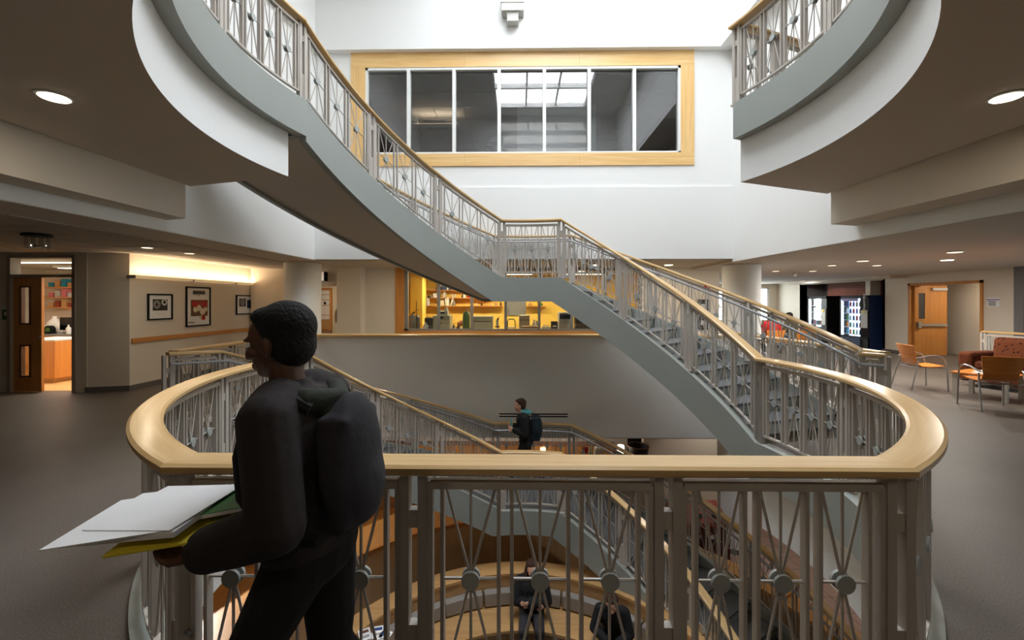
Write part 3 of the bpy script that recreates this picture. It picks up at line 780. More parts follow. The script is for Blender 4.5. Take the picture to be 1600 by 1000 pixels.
# linear light
y0, y1 = onX(213,-6.95), onX(412,-6.95)
lt = thing('linear_wall_light','long linear uplight glowing above the framed prints','wall light',(-7.05,(y0+y1)/2,2.08))
prof = [(0.01,2.10),(0.02,2.07),(0.13,2.075),(0.17,2.12),(0.165,2.125),(0.125,2.085),(0.03,2.08)]
segs = [y0]+[onX(v,-6.95) for v in (303,368)]+[y1]
for a, b in zip(segs[:-1], segs[1:]):
    MB().loft([[(wx(Y)+px,Y,pz) for px,pz in prof] for Y in (a+0.008,b-0.008)]).build('trough','trough_glow',lt,fix=True)
for Y in segs: wall_b(MB(),Y-0.008,Y+0.008,2.065,2.125,0.005,0.165).build('end_plate','mid_grey',lt)
wall_b(MB(),y0+0.05,y1-0.05,2.088,2.10,0.05,0.09).build('light_tube','lamp_warm',lt)
d = bpy.data.lights.new('linear_lamp','AREA'); d.shape='RECTANGLE'; d.size=0.06; d.size_y=y1-y0-0.1; d.energy=30; d.color=(1.0,0.80,0.54)
o = bpy.data.objects.new('lamp', d); COL.objects.link(o); o.parent=lt; o.location=(0.07,0,0.06); o.rotation_euler=(R(180),0,0)
# framed prints
def frame_on_wall(label, xa, xb, ya, yb, art):
    Y0, Y1 = onX(xa,-7.03), onX(xb,-7.03); Ym = (Y0+Y1)/2
    z1 = EYE-(ya-HOR)/F_PX*Ym; z0 = EYE-(yb-HOR)/F_PX*Ym
    t = thing('framed_print', label, 'picture', (wx(Ym),Ym,z0), group='framed prints on the corridor wall')
    w = 0.028
    m = MB(); wall_b(m,Y0,Y1,z1-w,z1,0.002,0.03); wall_b(m,Y0,Y1,z0,z0+w,0.002,0.03); wall_b(m,Y0,Y0+w,z0+w,z1-w,0.002,0.03); wall_b(m,Y1-w,Y1,z0+w,z1-w,0.002,0.03)
    m.build('frame','black',t)
    wall_b(MB(),Y0+w,Y1-w,z0+w,z1-w,0.003,0.012).build('mat_board','paper',t)
    for nm, u0, u1, v0, v1, mat in art:
        q = lambda u: Y0+w+(Y1-Y0-2*w)*u
        e = lambda v: z0+w+(z1-z0-2*w)*v
        wall_b(MB(),q(u0),q(u1),e(v0),e(v1),0.010,0.0135).build(nm,mat,t)
    def ring(u, v, r0, r1, mat, nm='disc'):
        q = Y0+w+(Y1-Y0-2*w)*u; e = z0+w+(z1-z0-2*w)*v; m2 = MB()
        m2.tube([(wx(q)+0.0125,q,e),(wx(q)+0.0165,q,e)], r0*(Y1-Y0), 20)
        m2.build(nm, mat, t)
        if r1: MB().tube([(wx(q)+0.0145,q,e),(wx(q)+0.0185,q,e)], r1*(Y1-Y0), 20).build(nm, 'ring_dark', t)
    return ring
ring = frame_on_wall('small black framed photograph of two round grey rings, nearest the lab door',237,274.5,459,500,[('photo',0.17,0.83,0.34,0.83,'ring_dark'),('caption',0.25,0.7,0.14,0.26,'white_plastic')])
ring(0.34,0.6,0.15,0.05,'mid_grey'); ring(0.68,0.7,0.12,0.06,'light_grey')
ring = frame_on_wall('tall black framed poster with red and white shapes, middle of the three',295,332,448,510,[('poster_title',0.26,0.8,0.83,0.93,'dark_grey'),('poster_picture',0.17,0.92,0.24,0.68,'brown'),('text_line',0.06,0.34,0.06,0.09,'mid_grey')])
for (u,v,r,mm) in ((0.3,0.58,0.09,'red'),(0.45,0.55,0.11,'red'),(0.62,0.6,0.1,'brick_red'),(0.78,0.57,0.11,'red'),(0.36,0.42,0.09,'cream'),(0.52,0.46,0.1,'cream'),(0.68,0.36,0.11,'cream'),(0.82,0.42,0.07,'cream'),(0.6,0.2,0.06,'cream'),(0.72,0.19,0.08,'red'),(0.7,0.92,0.02,'red'),(0.52,0.8,0.02,'red')):
    ring(u,v,r,0,mm,'shape')
ring = frame_on_wall('small black framed print holding two dark photographs, farthest from the lab door',371,398.5,461,491.5,[('photo',0.14,0.52,0.4,0.86,'ring_dark'),('photo',0.6,0.88,0.3,0.78,'navy')])
ring(0.33,0.64,0.13,0,'mid_grey')
# wooden door in the corridor wall
Y0, Y1 = onX(416,-7.0), onX(450,-7.0)
dr = thing('door_1','orange wooden door with a slim window in the corridor wall', None,(wx(12.5),(Y0+Y1)/2,0), kind='structure')
m = MB(); wall_b(m,Y0-0.06,Y0,0,2.19,0.0,0.03); wall_b(m,Y1,Y1+0.06,0,2.19,0,0.03); wall_b(m,Y0,Y1,2.13,2.19,0,0.03); m.build('door_frame','oak_orange_z',dr)
wall_b(MB(),Y0,Y1,0.01,2.13,0.002,0.018).build('door_leaf','oak_orange_z',dr)
wall_b(MB(),Y0+0.14,Y0+0.32,1.05,1.9,0.016,0.022).build('door_window','dark_grey',dr)
wall_b(MB(),Y1-0.12,Y1-0.06,0.95,1.1,0.016,0.05).build('door_handle','steel',dr)
wall_b(MB(),Y0+0.5,Y0+0.8,2.03,2.1,0.016,0.06).build('door_closer','light_grey',dr)

# laboratory door wall, left edge of the picture
YD = 7.55
fx0, fx1 = AX(16,YD), AX(117,YD); zt_ = EYE-(400-HOR)/F_PX*YD; zr0 = EYE-(433-HOR)/F_PX*YD; zr1 = EYE-(428-HOR)/F_PX*YD
struct('wall_left_lab', MB().bx(-13,fx0-0.02,YD,YD+0.15,0,2.52).bx(fx0-0.02,fx1,YD,YD+0.15,zt_+0.03,2.52).bx(fx1,pA[0]+0.03,YD,YD+0.15,0,2.52), 'wall_warm', 'cream wall around the open laboratory door')
dl = thing('door_2','laboratory doorway with a narrow wooden leaf and glazed transom', None,((fx0+fx1)/2,YD,0), kind='structure')
MB().bx(fx0-0.04,fx0+0.02,YD-0.02,YD+0.15,0,zt_+0.03).bx(fx1-0.04,fx1+0.02,YD-0.02,YD+0.15,0,zt_+0.03).bx(fx0,fx1,YD-0.02,YD+0.15,zt_-0.02,zt_+0.03).bx(fx0,fx1,YD-0.02,YD+0.15,zr0,zr1).build('door_frame','frame_taupe',dl)
MB().bx(fx0+0.02,fx1-0.04,YD+0.06,YD+0.066,zr1,zt_-0.02).build('transom_pane','glass',dl)
lx0, lx1 = AX(18,YD), AX(62,YD); q = lambda px: AX(px,YD); ez = lambda py: EYE-(py-HOR)/F_PX*YD
lites = ((28,43,446,508),(31,46,540,592))
m = MB()
m.bx(lx0,q(28),YD+0.03,YD+0.075,0.01,zr0).bx(q(46),lx1,YD+0.03,YD+0.075,0.01,zr0).bx(q(28),q(46),YD+0.03,YD+0.075,ez(446),zr0).bx(q(28),q(46),YD+0.03,YD+0.075,ez(540),ez(508)).bx(q(28),q(46),YD+0.03,YD+0.075,0.01,ez(592))
lf = m.build('door_leaf','oak_orange_z',dl)
for a,b,c,e in lites:
    MB().bx(q(28),q(28)+0.035,YD+0.02,YD+0.085,ez(e),ez(c)).bx(q(46)-0.035,q(46),YD+0.02,YD+0.085,ez(e),ez(c)).bx(q(28),q(46),YD+0.02,YD+0.085,ez(c)-0.03,ez(c)).bx(q(28),q(46),YD+0.02,YD+0.085,ez(e),ez(e)+0.03).build('lite_frame','brown',lf)
    MB().bx(q(28)+0.03,q(46)-0.03,YD+0.05,YD+0.056,ez(e)+0.02,ez(c)-0.02).build('lite_pane','glass',lf)
MB().cyl((lx1-0.03,YD+0.02,1.0),(lx1-0.03,YD+0.035,1.0),0.02,10).build('lock','steel',lf)
gs = thing('safety_sign','small green and white safety sign left of the lab door','sign',(q(9),YD,ez(500)))
MB().bx(q(4),q(14),YD-0.008,YD-0.001,ez(500),ez(481)).build('plate','green',gs); MB().bx(q(4),q(14),YD-0.010,YD-0.001,ez(484),ez(480)).build('white_band','paper',gs)
MB().bx(q(7),q(11),YD-0.0105,YD-0.001,ez(494),ez(487)).build('symbol','paper',gs)
# the laboratory seen through the door
struct('wall_left_lab_back', MB().bx(-13,-7.4,11.5,11.7,0,2.52), 'wall_warm')
struct('floor_left_lab', MB().bx(-13,-7.4,YD+0.15,11.5,0.0,0.004), 'maple_x', 'pale warm floor inside the laboratory')
Yc = 10.2; cx0, cx1 = AX(63,Yc), -7.42
zc = EYE-(523-HOR)/F_PX*Yc
cb = thing('lab_counter','orange laboratory counter with grey top along the back of the lab','counter',((cx0+cx1)/2,Yc+0.3,0))
MB().bx(cx0-0.6,cx1,Yc+0.03,Yc+0.9,0.1,zc-0.04).build('cabinet_body','oak_orange_z',cb); MB().bx(cx0-0.6,cx1,Yc-0.02,Yc+0.9,zc-0.04,zc).build('worktop','mid_grey',cb)
MB().bx(cx0-0.6,cx1,Yc+0.1,Yc+0.9,0.004,0.1).build('plinth','cream',cb)
for k in range(3):
    xx = cx0-0.1+k*0.42; MB().bx(xx,xx+0.40,Yc+0.012,Yc+0.03,0.14,zc-0.08).build('cabinet_door','oak_orange_z',cb)
Yn = 8.4; nx0, nx1 = AX(58,Yn), AX(86,Yn); zn = EYE-(532-HOR)/F_PX*Yn
cn = thing('lab_cabinet','near orange laboratory cabinet just inside the open door','cabinet',((nx0+nx1)/2,Yn+0.3,0))
MB().bx(nx0-0.5,nx1,Yn,Yn+0.8,0.1,zn-0.03).build('cabinet_body','oak_orange_z',cn); MB().bx(nx0-0.5,nx1+0.01,Yn-0.01,Yn+0.8,zn-0.03,zn).build('worktop','light_grey',cn); MB().bx(nx0-0.45,nx1-0.1,Yn+0.06,Yn+0.75,0.004,0.1).build('plinth','tan',cn)
Ys = 11.25
for k, y in enumerate((448,464,480)):
    zz = EYE-(y-HOR)/F_PX*Ys
    one('wall_shelf', ('top','middle','bottom')[k]+' wooden shelf inside the left laboratory', 'shelf', MB().bx(AX(66,Ys),AX(121,Ys),Ys-0.02,Ys+0.25,zz-0.03,zz), 'oak_orange_x', group='shelves in the left laboratory')
    cols = [('teal','teal box'),('cream','cream carton'),('pink','pink bundle'),('tan','tan carton'),('brick_red','rust carton'),('light_grey','grey tub')]
    for j in range(4):
        c, lb = cols[(k*2+j*3) % 6] if k != 2 else cols[(3,4,3,4)[j]]
        xa = AX(78+j*10,Ys); h = 0.10+0.05*((j*7+k*3) % 3)
        mb = MB().box((xa,Ys+0.1,zz+h/2),(0.13,0.16,h)).box((xa,Ys+0.1,zz+h+0.01),(0.135,0.165,0.02))
        one('storage_box', '%s %s the door jamb on the %s shelf of the left lab' % (lb, ('fourth from','third from','second from','nearest')[j], ('top','middle','bottom')[k]), 'box', mb, c, group='boxes on the left lab shelves')
mo = thing('computer_monitor','black computer monitor on the left laboratory counter','monitor',(AX(106,Yc+0.3),Yc+0.3,zc))
xa, xb = AX(93,Yc+0.3), AX(119,Yc+0.3)
MB().bx(xa,xb,Yc+0.3,Yc+0.34,zc+0.08,zc+0.40).build('screen','black_gloss',mo,bevel=0.005); MB().bx((xa+xb)/2-0.03,(xa+xb)/2+0.03,Yc+0.33,Yc+0.37,zc,zc+0.2).bx((xa+xb)/2-0.1,(xa+xb)/2+0.1,Yc+0.28,Yc+0.42,zc,zc+0.015).build('stand','black',mo)
one('plastic_carboy','large white plastic carboy beside the lab monitor','bottle',jug_mb(AX(85,Yc+0.5),Yc+0.5,zc,0.15,0.42),'white_plastic',smooth=True)
t = thing('tape_dispenser','round green and black device at the front of the lab counter','device',(AX(78,Yc+0.15),Yc+0.15,zc))
xa = AX(78,Yc+0.15)
MB().cyl((xa,Yc+0.1,zc+0.10),(xa,Yc+0.2,zc+0.10),0.10,18).bx(xa-0.1,xa+0.1,Yc+0.08,Yc+0.22,zc,zc+0.05).build('body','black',t,smooth=True); MB().cyl((xa,Yc+0.09,zc+0.10),(xa,Yc+0.1,zc+0.10),0.055,18).build('dial','green',t,smooth=True)
one('spray_bottle','small clear bottle in front of the lab monitor','bottle',bottle_mb(AX(107,Yc+0.1),Yc+0.1,zc,0.05,0.22),'light_grey',smooth=True)
one('green_tray','bright green tray at the left end of the lab counter','tray',MB().box((AX(66,Yc+0.2),Yc+0.2,zc+0.06),(0.16,0.2,0.12)).box((AX(66,Yc+0.2),Yc+0.2,zc+0.125),(0.18,0.22,0.01)),'green')
for k, yy in enumerate((8.6,10.0)):
    t = thing('strip_light', ('near','far')[k]+' white strip light on the ceiling of the left laboratory','ceiling light',(-9.0,yy,2.4))
    MB().bx(-11,-7.5,yy-0.1,yy+0.1,2.44,2.5).build('housing','white_plastic',t); MB().bx(-10.9,-7.6,yy-0.08,yy+0.08,2.43,2.44).build('diffuser','glow_panel',t)
    d = bpy.data.lights.new('strip_lamp','AREA'); d.shape='RECTANGLE'; d.size=3.2; d.size_y=0.18; d.energy=75; d.color=(1.0,0.92,0.80)
    o = bpy.data.objects.new('lamp', d); COL.objects.link(o); o.parent=t; o.location=(0,0,0.02)
# pendant under the left corridor ceiling
px_, py_ = -6.2, 5.4
t = thing('pendant_cluster','black ceiling plate with hanging clear glass tubes by the lab door','ceiling light',(px_,py_,2.3))
MB().lathe([(0.15,0),(0.15,0.02),(0.13,0.03)],(px_,py_,2.475),24).build('canopy','black',t,smooth=True)
for k in range(4):
    a = k*pi/2+0.5; xx, yy = px_+0.1*cos(a), py_+0.1*sin(a)
    MB().tube([(xx,yy,2.475),(xx,yy,2.32)],0.022,10).build('glass_tube','glass',t,smooth=True)
MB().lathe([(0.03,0),(0.05,0.015),(0.03,0.03)],(px_,py_,2.33),12).build('bulb','steel',t,smooth=True)
# tiles of the left corridor ceiling
cl = bpy.data.objects['ceiling_left']; tme = None
for i in range(7):
    for j in range(18):
        xx, yy = -5.15-i*0.61, 2.4+j*0.61
        if xx-0.6 < -7.0 and yy+0.61 > 7.5: continue
        if tme is None: o = MB().bx(-0.585,0,0,0.585,-0.012,0.02).build('ceiling_panel','ceiling_tile',cl); tme = o.data
        else: o = bpy.data.objects.new('ceiling_panel', tme); COL.objects.link(o); o.parent = cl
        o.location = (xx,yy,2.518)
for k, (x_, y_, lb) in enumerate(((230,386,'recessed light in the left corridor ceiling nearer the lab door'),(296,395,'recessed light in the left corridor ceiling above the middle print'))):
    gx, gy = G(x_, y_, 2.5); downlight(lb, gx, gy, 2.50, 0.075, 9, mat='lamp_dim')
downlight('large round downlight in the brown soffit at the upper left', *G(85,150,3.09), 3.09, 0.088, 9, mat='lamp_cool')
downlight('added unseen fill downlight in the soffit overhead left of the viewer', -1.5, -0.7, 3.09, 0.118, 9)  # unseen lamp added behind the camera to warm the front railing
downlight('added unseen fill downlight in the soffit overhead right of the viewer', 1.7, -0.7, 3.09, 0.118, 9)  # its pair, also added out of view for the railing fronts
downlight('large round downlight in the brown soffit at the upper right', *G(1573,150,3.09), 3.09, 0.088, 9, mat='lamp_cool')

# ------------------------------------------------------------------ back corridor and the yellow laboratory
YL = 11.2
def LX(px): return AX(px, YL)
def LZ(py): return EYE-(py-HOR)/F_PX*YL
struct('wall_back_corridor', MB().bx(-7.0,LX(497)-0.6,YL-0.15,YL+0.1,0,2.535).bx(LX(497)-0.6,LX(536),YL-0.15,YL+0.1,2.05,2.535).bx(LX(571),LX(618),YL,YL+0.2,0,2.535).bx(LX(1003),LX(1124),YL,YL+0.2,0,2.535), 'wall_warm', 'cream corridor wall behind the guard wall')
struct('wall_back_pier', MB().bx(LX(535),LX(571),YL-0.35,YL+0.2,0,2.535), 'wall_warm', 'cream pier between the exit doorway and the laboratory')
struct('trim_6', MB().bx(LX(618),LX(632),YL-0.03,YL+0.2,0,2.535), 'oak_orange_z', 'orange wooden post at the left of the laboratory window')
struct('wall_back_sill', MB().bx(LX(632),LX(1003),YL,YL+0.15,0,LZ(521)), 'wall_warm')
lw = thing('window_2','long corridor window of the yellow laboratory', None,(LX(815),YL,0.8), kind='structure')
MB().bx(LX(632),LX(1003),YL-0.05,YL+0.16,LZ(521)-0.02,LZ(517)).build('sill','oak_orange_x',lw)
MB().bx(LX(632),LX(1003),YL,YL+0.1,LZ(518),LZ(514)).bx(LX(632),LX(1003),YL,YL+0.1,2.46,2.535).bx(LX(632),LX(637),YL,YL+0.1,LZ(518),2.5).bx(LX(997),LX(1003),YL,YL+0.1,LZ(518),2.5).build('frame','mid_grey',lw)
mus = [637,685,737,790,842.5,894,946,998]
for v in mus[1:-1]: MB().bx(LX(v)-0.035,LX(v)+0.035,YL,YL+0.1,LZ(515),2.48).build('mullion','mid_grey',lw)
for a, b in zip(mus[:-1], mus[1:]): MB().bx(LX(a)+0.03,LX(b)-0.03,YL+0.05,YL+0.056,LZ(515),2.48).build('pane','glass',lw)
# exit hall behind the doorway
struct('wall_back_hall', MB().bx(-7,-3.4,13.2,13.4,0,2.535), 'wall_warm', 'cream wall of the exit hall')
struct('wall_back_hall_side', MB().bx(LX(571)-0.02,LX(571)+0.1,YL+0.2,13.2,0,2.535), 'wall_warm')
hx = lambda v: AX(v,13.15); hz = lambda v: EYE-(v-HOR)/F_PX*13.15
nb = thing('notice_board','wood-framed notice board with pinned white papers in the exit hall','notice board',(hx(508),13.15,hz(517)))
MB().bx(hx(490),hx(518),13.12,13.2,hz(517),hz(450)).build('frame','oak_orange_z',nb)
MB().bx(hx(492),hx(516.5),13.11,13.13,hz(515.5),hz(452)).build('cork','tan',nb)
for k, (a,b) in enumerate(((454,460),(461,468),(469,477),(478,492),(493,499))): MB().bx(hx(494),hx(515.5),13.105,13.115,hz(b),hz(a)).build('paper_sheet','paper',nb)
MB().bx(hx(507),hx(510.5),13.10,13.11,hz(476),hz(471.5)).build('black_print','black',nb)
hd = thing('door_3','pale hall door with a long black pull handle', None,(hx(527),13.18,0), kind='structure')
MB().bx(hx(519),hx(534),13.16,13.2,0.01,hz(449)).build('door_leaf','cream',hd); MB().bx(hx(527)-0.012,hx(527)+0.012,13.10,13.13,hz(504),hz(483)).build('door_handle','black',hd)
ex = thing('exit_sign','illuminated exit sign with red letters beside the left column','exit sign',(LX(502),YL-0.25,LZ(439)))
MB().bx(LX(489),LX(514),YL-0.30,YL-0.2,LZ(439),LZ(426)).build('face','exit_face',ex); MB().bx(LX(514),LX(516),YL-0.30,YL-0.15,LZ(439.5),LZ(425.5)).bx(LX(487),LX(489),YL-0.30,YL-0.15,LZ(439.5),LZ(425.5)).bx(LX(489),LX(514),YL-0.2,YL-0.15,LZ(439),LZ(426)).build('housing','black',ex)
text('lettering','EXIT',0.17,'exit_red',ex,(LX(501.5),YL-0.302,LZ(432.5)),(R(90),0,0),0.001)
downlight('recessed light in the back corridor ceiling left of the stair', *G(621,409,2.535), 2.53, 0.1, 22)
for k, (xx,yy) in enumerate(((-1.2,10.3),(1.8,10.3),(3.6,10.3))):
    downlight(('recessed corridor light behind the stair landing','recessed corridor light behind the upper flight','recessed corridor light near the right column')[k], xx, yy, 2.53, 0.1, 22)
downlight('recessed light in the exit hall behind the doorway', -4.6, 12.3, 2.53, 0.1, 30)
fa = thing('fire_alarm','small red fire alarm on the corridor wall left of the right column','alarm',(LX(1103),YL,LZ(451)))
MB().bx(LX(1100),LX(1107),YL-0.05,YL-0.001,LZ(451),LZ(445)).build('box','red',fa); MB().bx(LX(1103.5),LX(1105.5),YL-0.06,YL-0.05,LZ(449.5),LZ(447)).build('strobe','white_plastic',fa)
for k, (pa, pb) in enumerate(((468,490),(494,515))):
    t = thing('framed_poster', ('upper','lower')[k]+' dark framed poster on the corridor wall seen through the stair railing', 'picture', (LX(1099),YL,LZ(pb)))
    MB().bx(LX(1090),LX(1109),YL-0.03,YL-0.001,LZ(pb),LZ(pa)).build('frame','black',t); MB().bx(LX(1091.5),LX(1107.5),YL-0.034,YL-0.02,LZ(pb-1.5),LZ(pa+1.5)).build('print','dark_grey',t); MB().bx(LX(1094),LX(1103),YL-0.037,YL-0.03,LZ((pa+pb)/2+3),LZ((pa+pb)/2-4)).build('picture','light_grey',t)
# yellow laboratory
YK = 14.4
struct('wall_back_lab', MB().bx(LX(632)-0.6,LX(1003)+1.2,YK,YK+0.2,0,2.535), 'wall_yellow', 'yellow back wall of the laboratory')
struct('wall_back_lab_side', MB().bx(LX(632)-0.8,LX(632)-0.6,YL+0.2,YK,0,2.535).bx(LX(1003)+1.0,LX(1003)+1.2,YL+0.2,YK,0,2.535), 'wall_yellow')
struct('wall_back_lab_pier', MB().bx(AX(641,13),AX(660,13),13.0,13.5,0,2.535), 'wall_yellow', 'yellow pier inside the laboratory')
for k, xx in enumerate((LX(690),LX(800),LX(930))):
    t = thing('strip_light', ('left','middle','right')[k]+' warm strip light on the ceiling of the yellow laboratory','ceiling light',(xx,12.9,2.45))
    MB().bx(xx-0.6,xx+0.6,12.8,13.0,2.47,2.53).build('housing','white_plastic',t); MB().bx(xx-0.58,xx+0.58,12.82,12.98,2.462,2.47).build('diffuser','glow_panel',t)
    d = bpy.data.lights.new('strip_lamp','AREA'); d.shape='RECTANGLE'; d.size=1.1; d.size_y=0.16; d.energy=110; d.color=(1.0,0.80,0.50)
    o = bpy.data.objects.new('lamp', d); COL.objects.link(o); o.parent=t; o.location=(0,0,0.005)
KX = lambda v: AX(v,YK-0.15); KZ = lambda v: EYE-(v-HOR)/F_PX*(YK-0.15)
shelf_y = (453,465,477.5)
for k, y in enumerate(shelf_y):
    one('wall_shelf', ('top','middle','bottom')[k]+' wooden shelf on the yellow laboratory wall left of the pegboard','shelf', MB().bx(KX(668),KX((736,770,786)[k]),YK-0.3,YK,KZ(y)-0.03,KZ(y)), 'oak_orange_x', group='shelves on the yellow laboratory wall')
one('wall_shelf','short wooden shelf on the yellow laboratory wall right of the pegboard','shelf', MB().bx(KX(823),KX(853),YK-0.3,YK,KZ(478)-0.03,KZ(478)), 'oak_orange_x', group='shelves on the yellow laboratory wall')
def binder(label, px, sh, c, w=0.07, h=0.28, tilt=0.0):
    z0 = KZ(shelf_y[sh]); xx = KX(px)
    t = thing('ring_binder', label, 'binder', (xx,YK-0.2,z0), local=True, group='binders and books on the laboratory shelves'); t.rotation_euler = (0,tilt,0)
    MB().bx(-w/2,w/2,-0.1,0.12,0,h).build('cover',c,t); MB().bx(-w/2+0.01,w/2-0.01,-0.103,-0.09,h*0.5,h*0.8).build('spine_label','paper',t)
binder('leftmost dark blue binder on the top laboratory shelf',690,0,'navy',0.10,0.24); binder('second blue binder on the top laboratory shelf',695.5,0,'blue',0.11,0.24); binder('white binder between blue ones on the top laboratory shelf',700.5,0,'paper',0.05,0.24); binder('rightmost bright blue binder on the top laboratory shelf',703.5,0,'blue',0.06,0.24)
binder('white binder standing alone at the left of the bottom laboratory shelf',669.5,2,'paper',0.06,0.26); binder('first of the white binders mid-way on the bottom laboratory shelf',698,2,'cream',0.05,0.27); binder('second of the white binders mid-way on the bottom laboratory shelf',701,2,'paper',0.05,0.27); binder('leaning white binder on the bottom laboratory shelf',705,2,'cream',0.05,0.25,0.35)
def shelf_item(name, label, cat, px, sh, mat, mk, **kw):
    z0 = KZ(shelf_y[sh]) if sh < 3 else KZ(478); one(name, label, cat, mk(KX(px),YK-0.18,z0+0.001), mat, group='small things on the laboratory shelves', **kw)
bx3 = lambda w,d,h: (lambda x,y,z: MB().box((x,y,z+h/2),(w,d,h)).box((x,y,z+h+0.006),(w*1.04,d*1.04,0.012)))
bt3 = lambda r,h: (lambda x,y,z: bottle_mb(x,y,z,r,h))
shelf_item('carton','flat carton on the top laboratory shelf',      'box',676,0,'tan',bx3(0.2,0.18,0.03))
shelf_item('carton','tan carton right of the blue binders on the top laboratory shelf','box',716,0,'tan',bx3(0.18,0.18,0.08))
shelf_item('bottle','small dark bottle leftmost on the middle laboratory shelf','bottle',670,1,'ring_dark',bt3(0.035,0.1),smooth=True)
shelf_item('bottle','grey bottle second on the middle laboratory shelf','bottle',674,1,'mid_grey',bt3(0.04,0.11),smooth=True)
shelf_item('carton','white carton on the middle laboratory shelf beside the mullion','box',680.5,1,'paper',bx3(0.11,0.12,0.13))
shelf_item('flask','clear round flask on the middle laboratory shelf','flask',694.5,1,'light_grey',bt3(0.07,0.2),smooth=True)
shelf_item('bottle','pale bottle right of the round flask on the middle laboratory shelf','bottle',707,1,'paper',bt3(0.035,0.13),smooth=True)
shelf_item('bottle','second pale bottle right of the round flask on the middle laboratory shelf','bottle',711,1,'light_grey',bt3(0.03,0.12),smooth=True)
shelf_item('dark_jar','dark jar on the middle laboratory shelf','jar',723,1,'ring_dark',bt3(0.045,0.11),smooth=True)
shelf_item('carton','white carton between the dark jar and the red bottle','box',726,1,'paper',bx3(0.07,0.1,0.1))
shelf_item('red_bottle','red bottle on the middle laboratory shelf by the mullion','bottle',732,1,'red',bt3(0.045,0.2),smooth=True)
shelf_item('teal_box','bright teal box on the middle laboratory shelf','box',743,1,'teal',bx3(0.15,0.16,0.17))
shelf_item('white_box_stack','stack of white boxes left of the binders on the bottom laboratory shelf','box',691,2,'cream',bx3(0.16,0.18,0.17))
shelf_item('bottle','grey bottle right of the leaning binder on the bottom laboratory shelf','bottle',709,2,'mid_grey',bt3(0.05,0.22),smooth=True)
for k in range(6):
    shelf_item('jar','%s small jar right of the second mullion on the bottom laboratory shelf' % ('first','second','third','fourth','fifth','sixth')[k],'jar',745+k*7.5,2,('cream','ring_dark','tan','cream','mid_grey','ring_dark')[k],bt3(0.03,0.08+0.02*(k%3)),smooth=True)
for k in range(3):
    shelf_item('jar','%s jar on the short laboratory shelf beside the pegboard' % ('left','middle','right')[k],'jar',828+k*9,3,('tan','yellow','green')[k],bt3(0.05,0.12),smooth=True)
pg = thing('pegboard','grey drying pegboard with pale pegs on the laboratory wall','pegboard',(KX(806),YK-0.03,KZ(493)))
MB().bx(KX(790),KX(822),YK-0.04,YK-0.01,KZ(493),KZ(468)).build('board','mid_grey',pg)
pme = None
for i in range(8):
    for j in range(6):
        xx = KX(792.5+i*3.9)+(0.04 if j % 2 else 0); zz = KZ(471+j*3.9)
        if pme is None:
            o = MB().tube([(0,0,0),(0,-0.06,0.015)],0.012,6).build('peg','paper',pg); pme = o.data
        else: o = bpy.data.objects.new('peg', pme); COL.objects.link(o); o.parent = pg
        o.location = Vector((xx,YK-0.04,zz))-ORG[pg.name]
# bench below the laboratory window with its apparatus
YE = 11.75; ZE = 0.80
BX = lambda v: AX(v,YE); BZ = lambda v: EYE-(v-HOR)/F_PX*YE
lb_ = thing('lab_bench','long laboratory bench just behind the corridor window','bench',(LX(815),11.8,0))
MB().bx(LX(632)-0.3,LX(1000),11.42,12.2,ZE-0.04,ZE).build('worktop','ring_dark',lb_); MB().bx(LX(632)-0.3,LX(1000),11.5,12.15,0.08,ZE-0.04).build('cabinet_body','oak_orange_x',lb_)
def bench_box(name, label, cat, a, b, top, mat, d=0.45, parts=(), bev=0.015, y0=None, base=None):
    y0 = YE-0.15 if y0 is None else y0
    zb0 = ZE+0.001 if base is None else BZ(base)
    t = thing(name, label, cat, ((BX(a)+BX(b))/2,y0+d/2,zb0))
    MB().bx(BX(a),BX(b),y0,y0+d,zb0,BZ(top)).build('body',mat,t,bevel=bev)
    for (nm,pa,pb,pt,pbm,pm) in parts: MB().bx(BX(pa),BX(pb),y0-0.012,y0+0.03,BZ(pbm),BZ(pt)).build(nm,pm,t)
    return t
t = thing('gas_canister','tall grey steel canister at the left end of the laboratory bench','canister',(BX(645),YE,ZE))
MB().lathe([(0.10,0),(0.10,0.42),(0.08,0.46),(0.03,0.48),(0.03,0.52)],(BX(644),YE,ZE),18).build('body','mid_grey',t,smooth=True); MB().tube([(BX(644),YE,ZE+0.5),(BX(644)+0.08,YE,ZE+0.56)],0.02,8).build('valve','black',t)
one('gas_canister','shorter grey steel canister beside the tall one on the laboratory bench','canister',MB().lathe([(0.08,0),(0.08,0.40),(0.05,0.44),(0.03,0.46)],(BX(650.5),YE+0.1,ZE),16),'mid_grey',smooth=True)
t = thing('retort_stand','thin black retort stand on the laboratory bench','stand',(BX(652),YE-0.1,ZE))
MB().tube([(BX(652),YE-0.1,ZE),(BX(652),YE-0.1,BZ(470))],0.008,6).build('rod','black',t); MB().bx(BX(650),BX(654),YE-0.2,YE,ZE+0.001,ZE+0.02).build('base','black',t); MB().bar((BX(650),YE-0.1,BZ(484)),(BX(657),YE-0.1,BZ(484)),0.012,0.012).build('clamp','black',t)
one('plastic_jug','translucent plastic jug on the laboratory bench beside the mullion','bottle',jug_mb(BX(666.5),YE-0.15,ZE,0.075,0.28),'white_plastic',smooth=True)
bench_box('balance','dark tray balance left of the beige analyser','instrument',662,676,497,'dark_grey',0.3,[('pan',664,674,496,498,'steel')],y0=YE+0.1)
bench_box('analyser','beige cabinet analyser with a dark display behind the second pane','instrument',678,704,492.5,'beige',0.5,[('display',688,694,494,498,'black'),('door_panel',690,703,500,514,'cream'),('knob',690,692,503,506,'black')])
bench_box('control_unit','small grey control unit standing on the beige analyser','instrument',686,699,486,'light_grey',0.25,[('display',687.5,694,487.5,490,'black')],y0=YE+0.05,base=492.3)
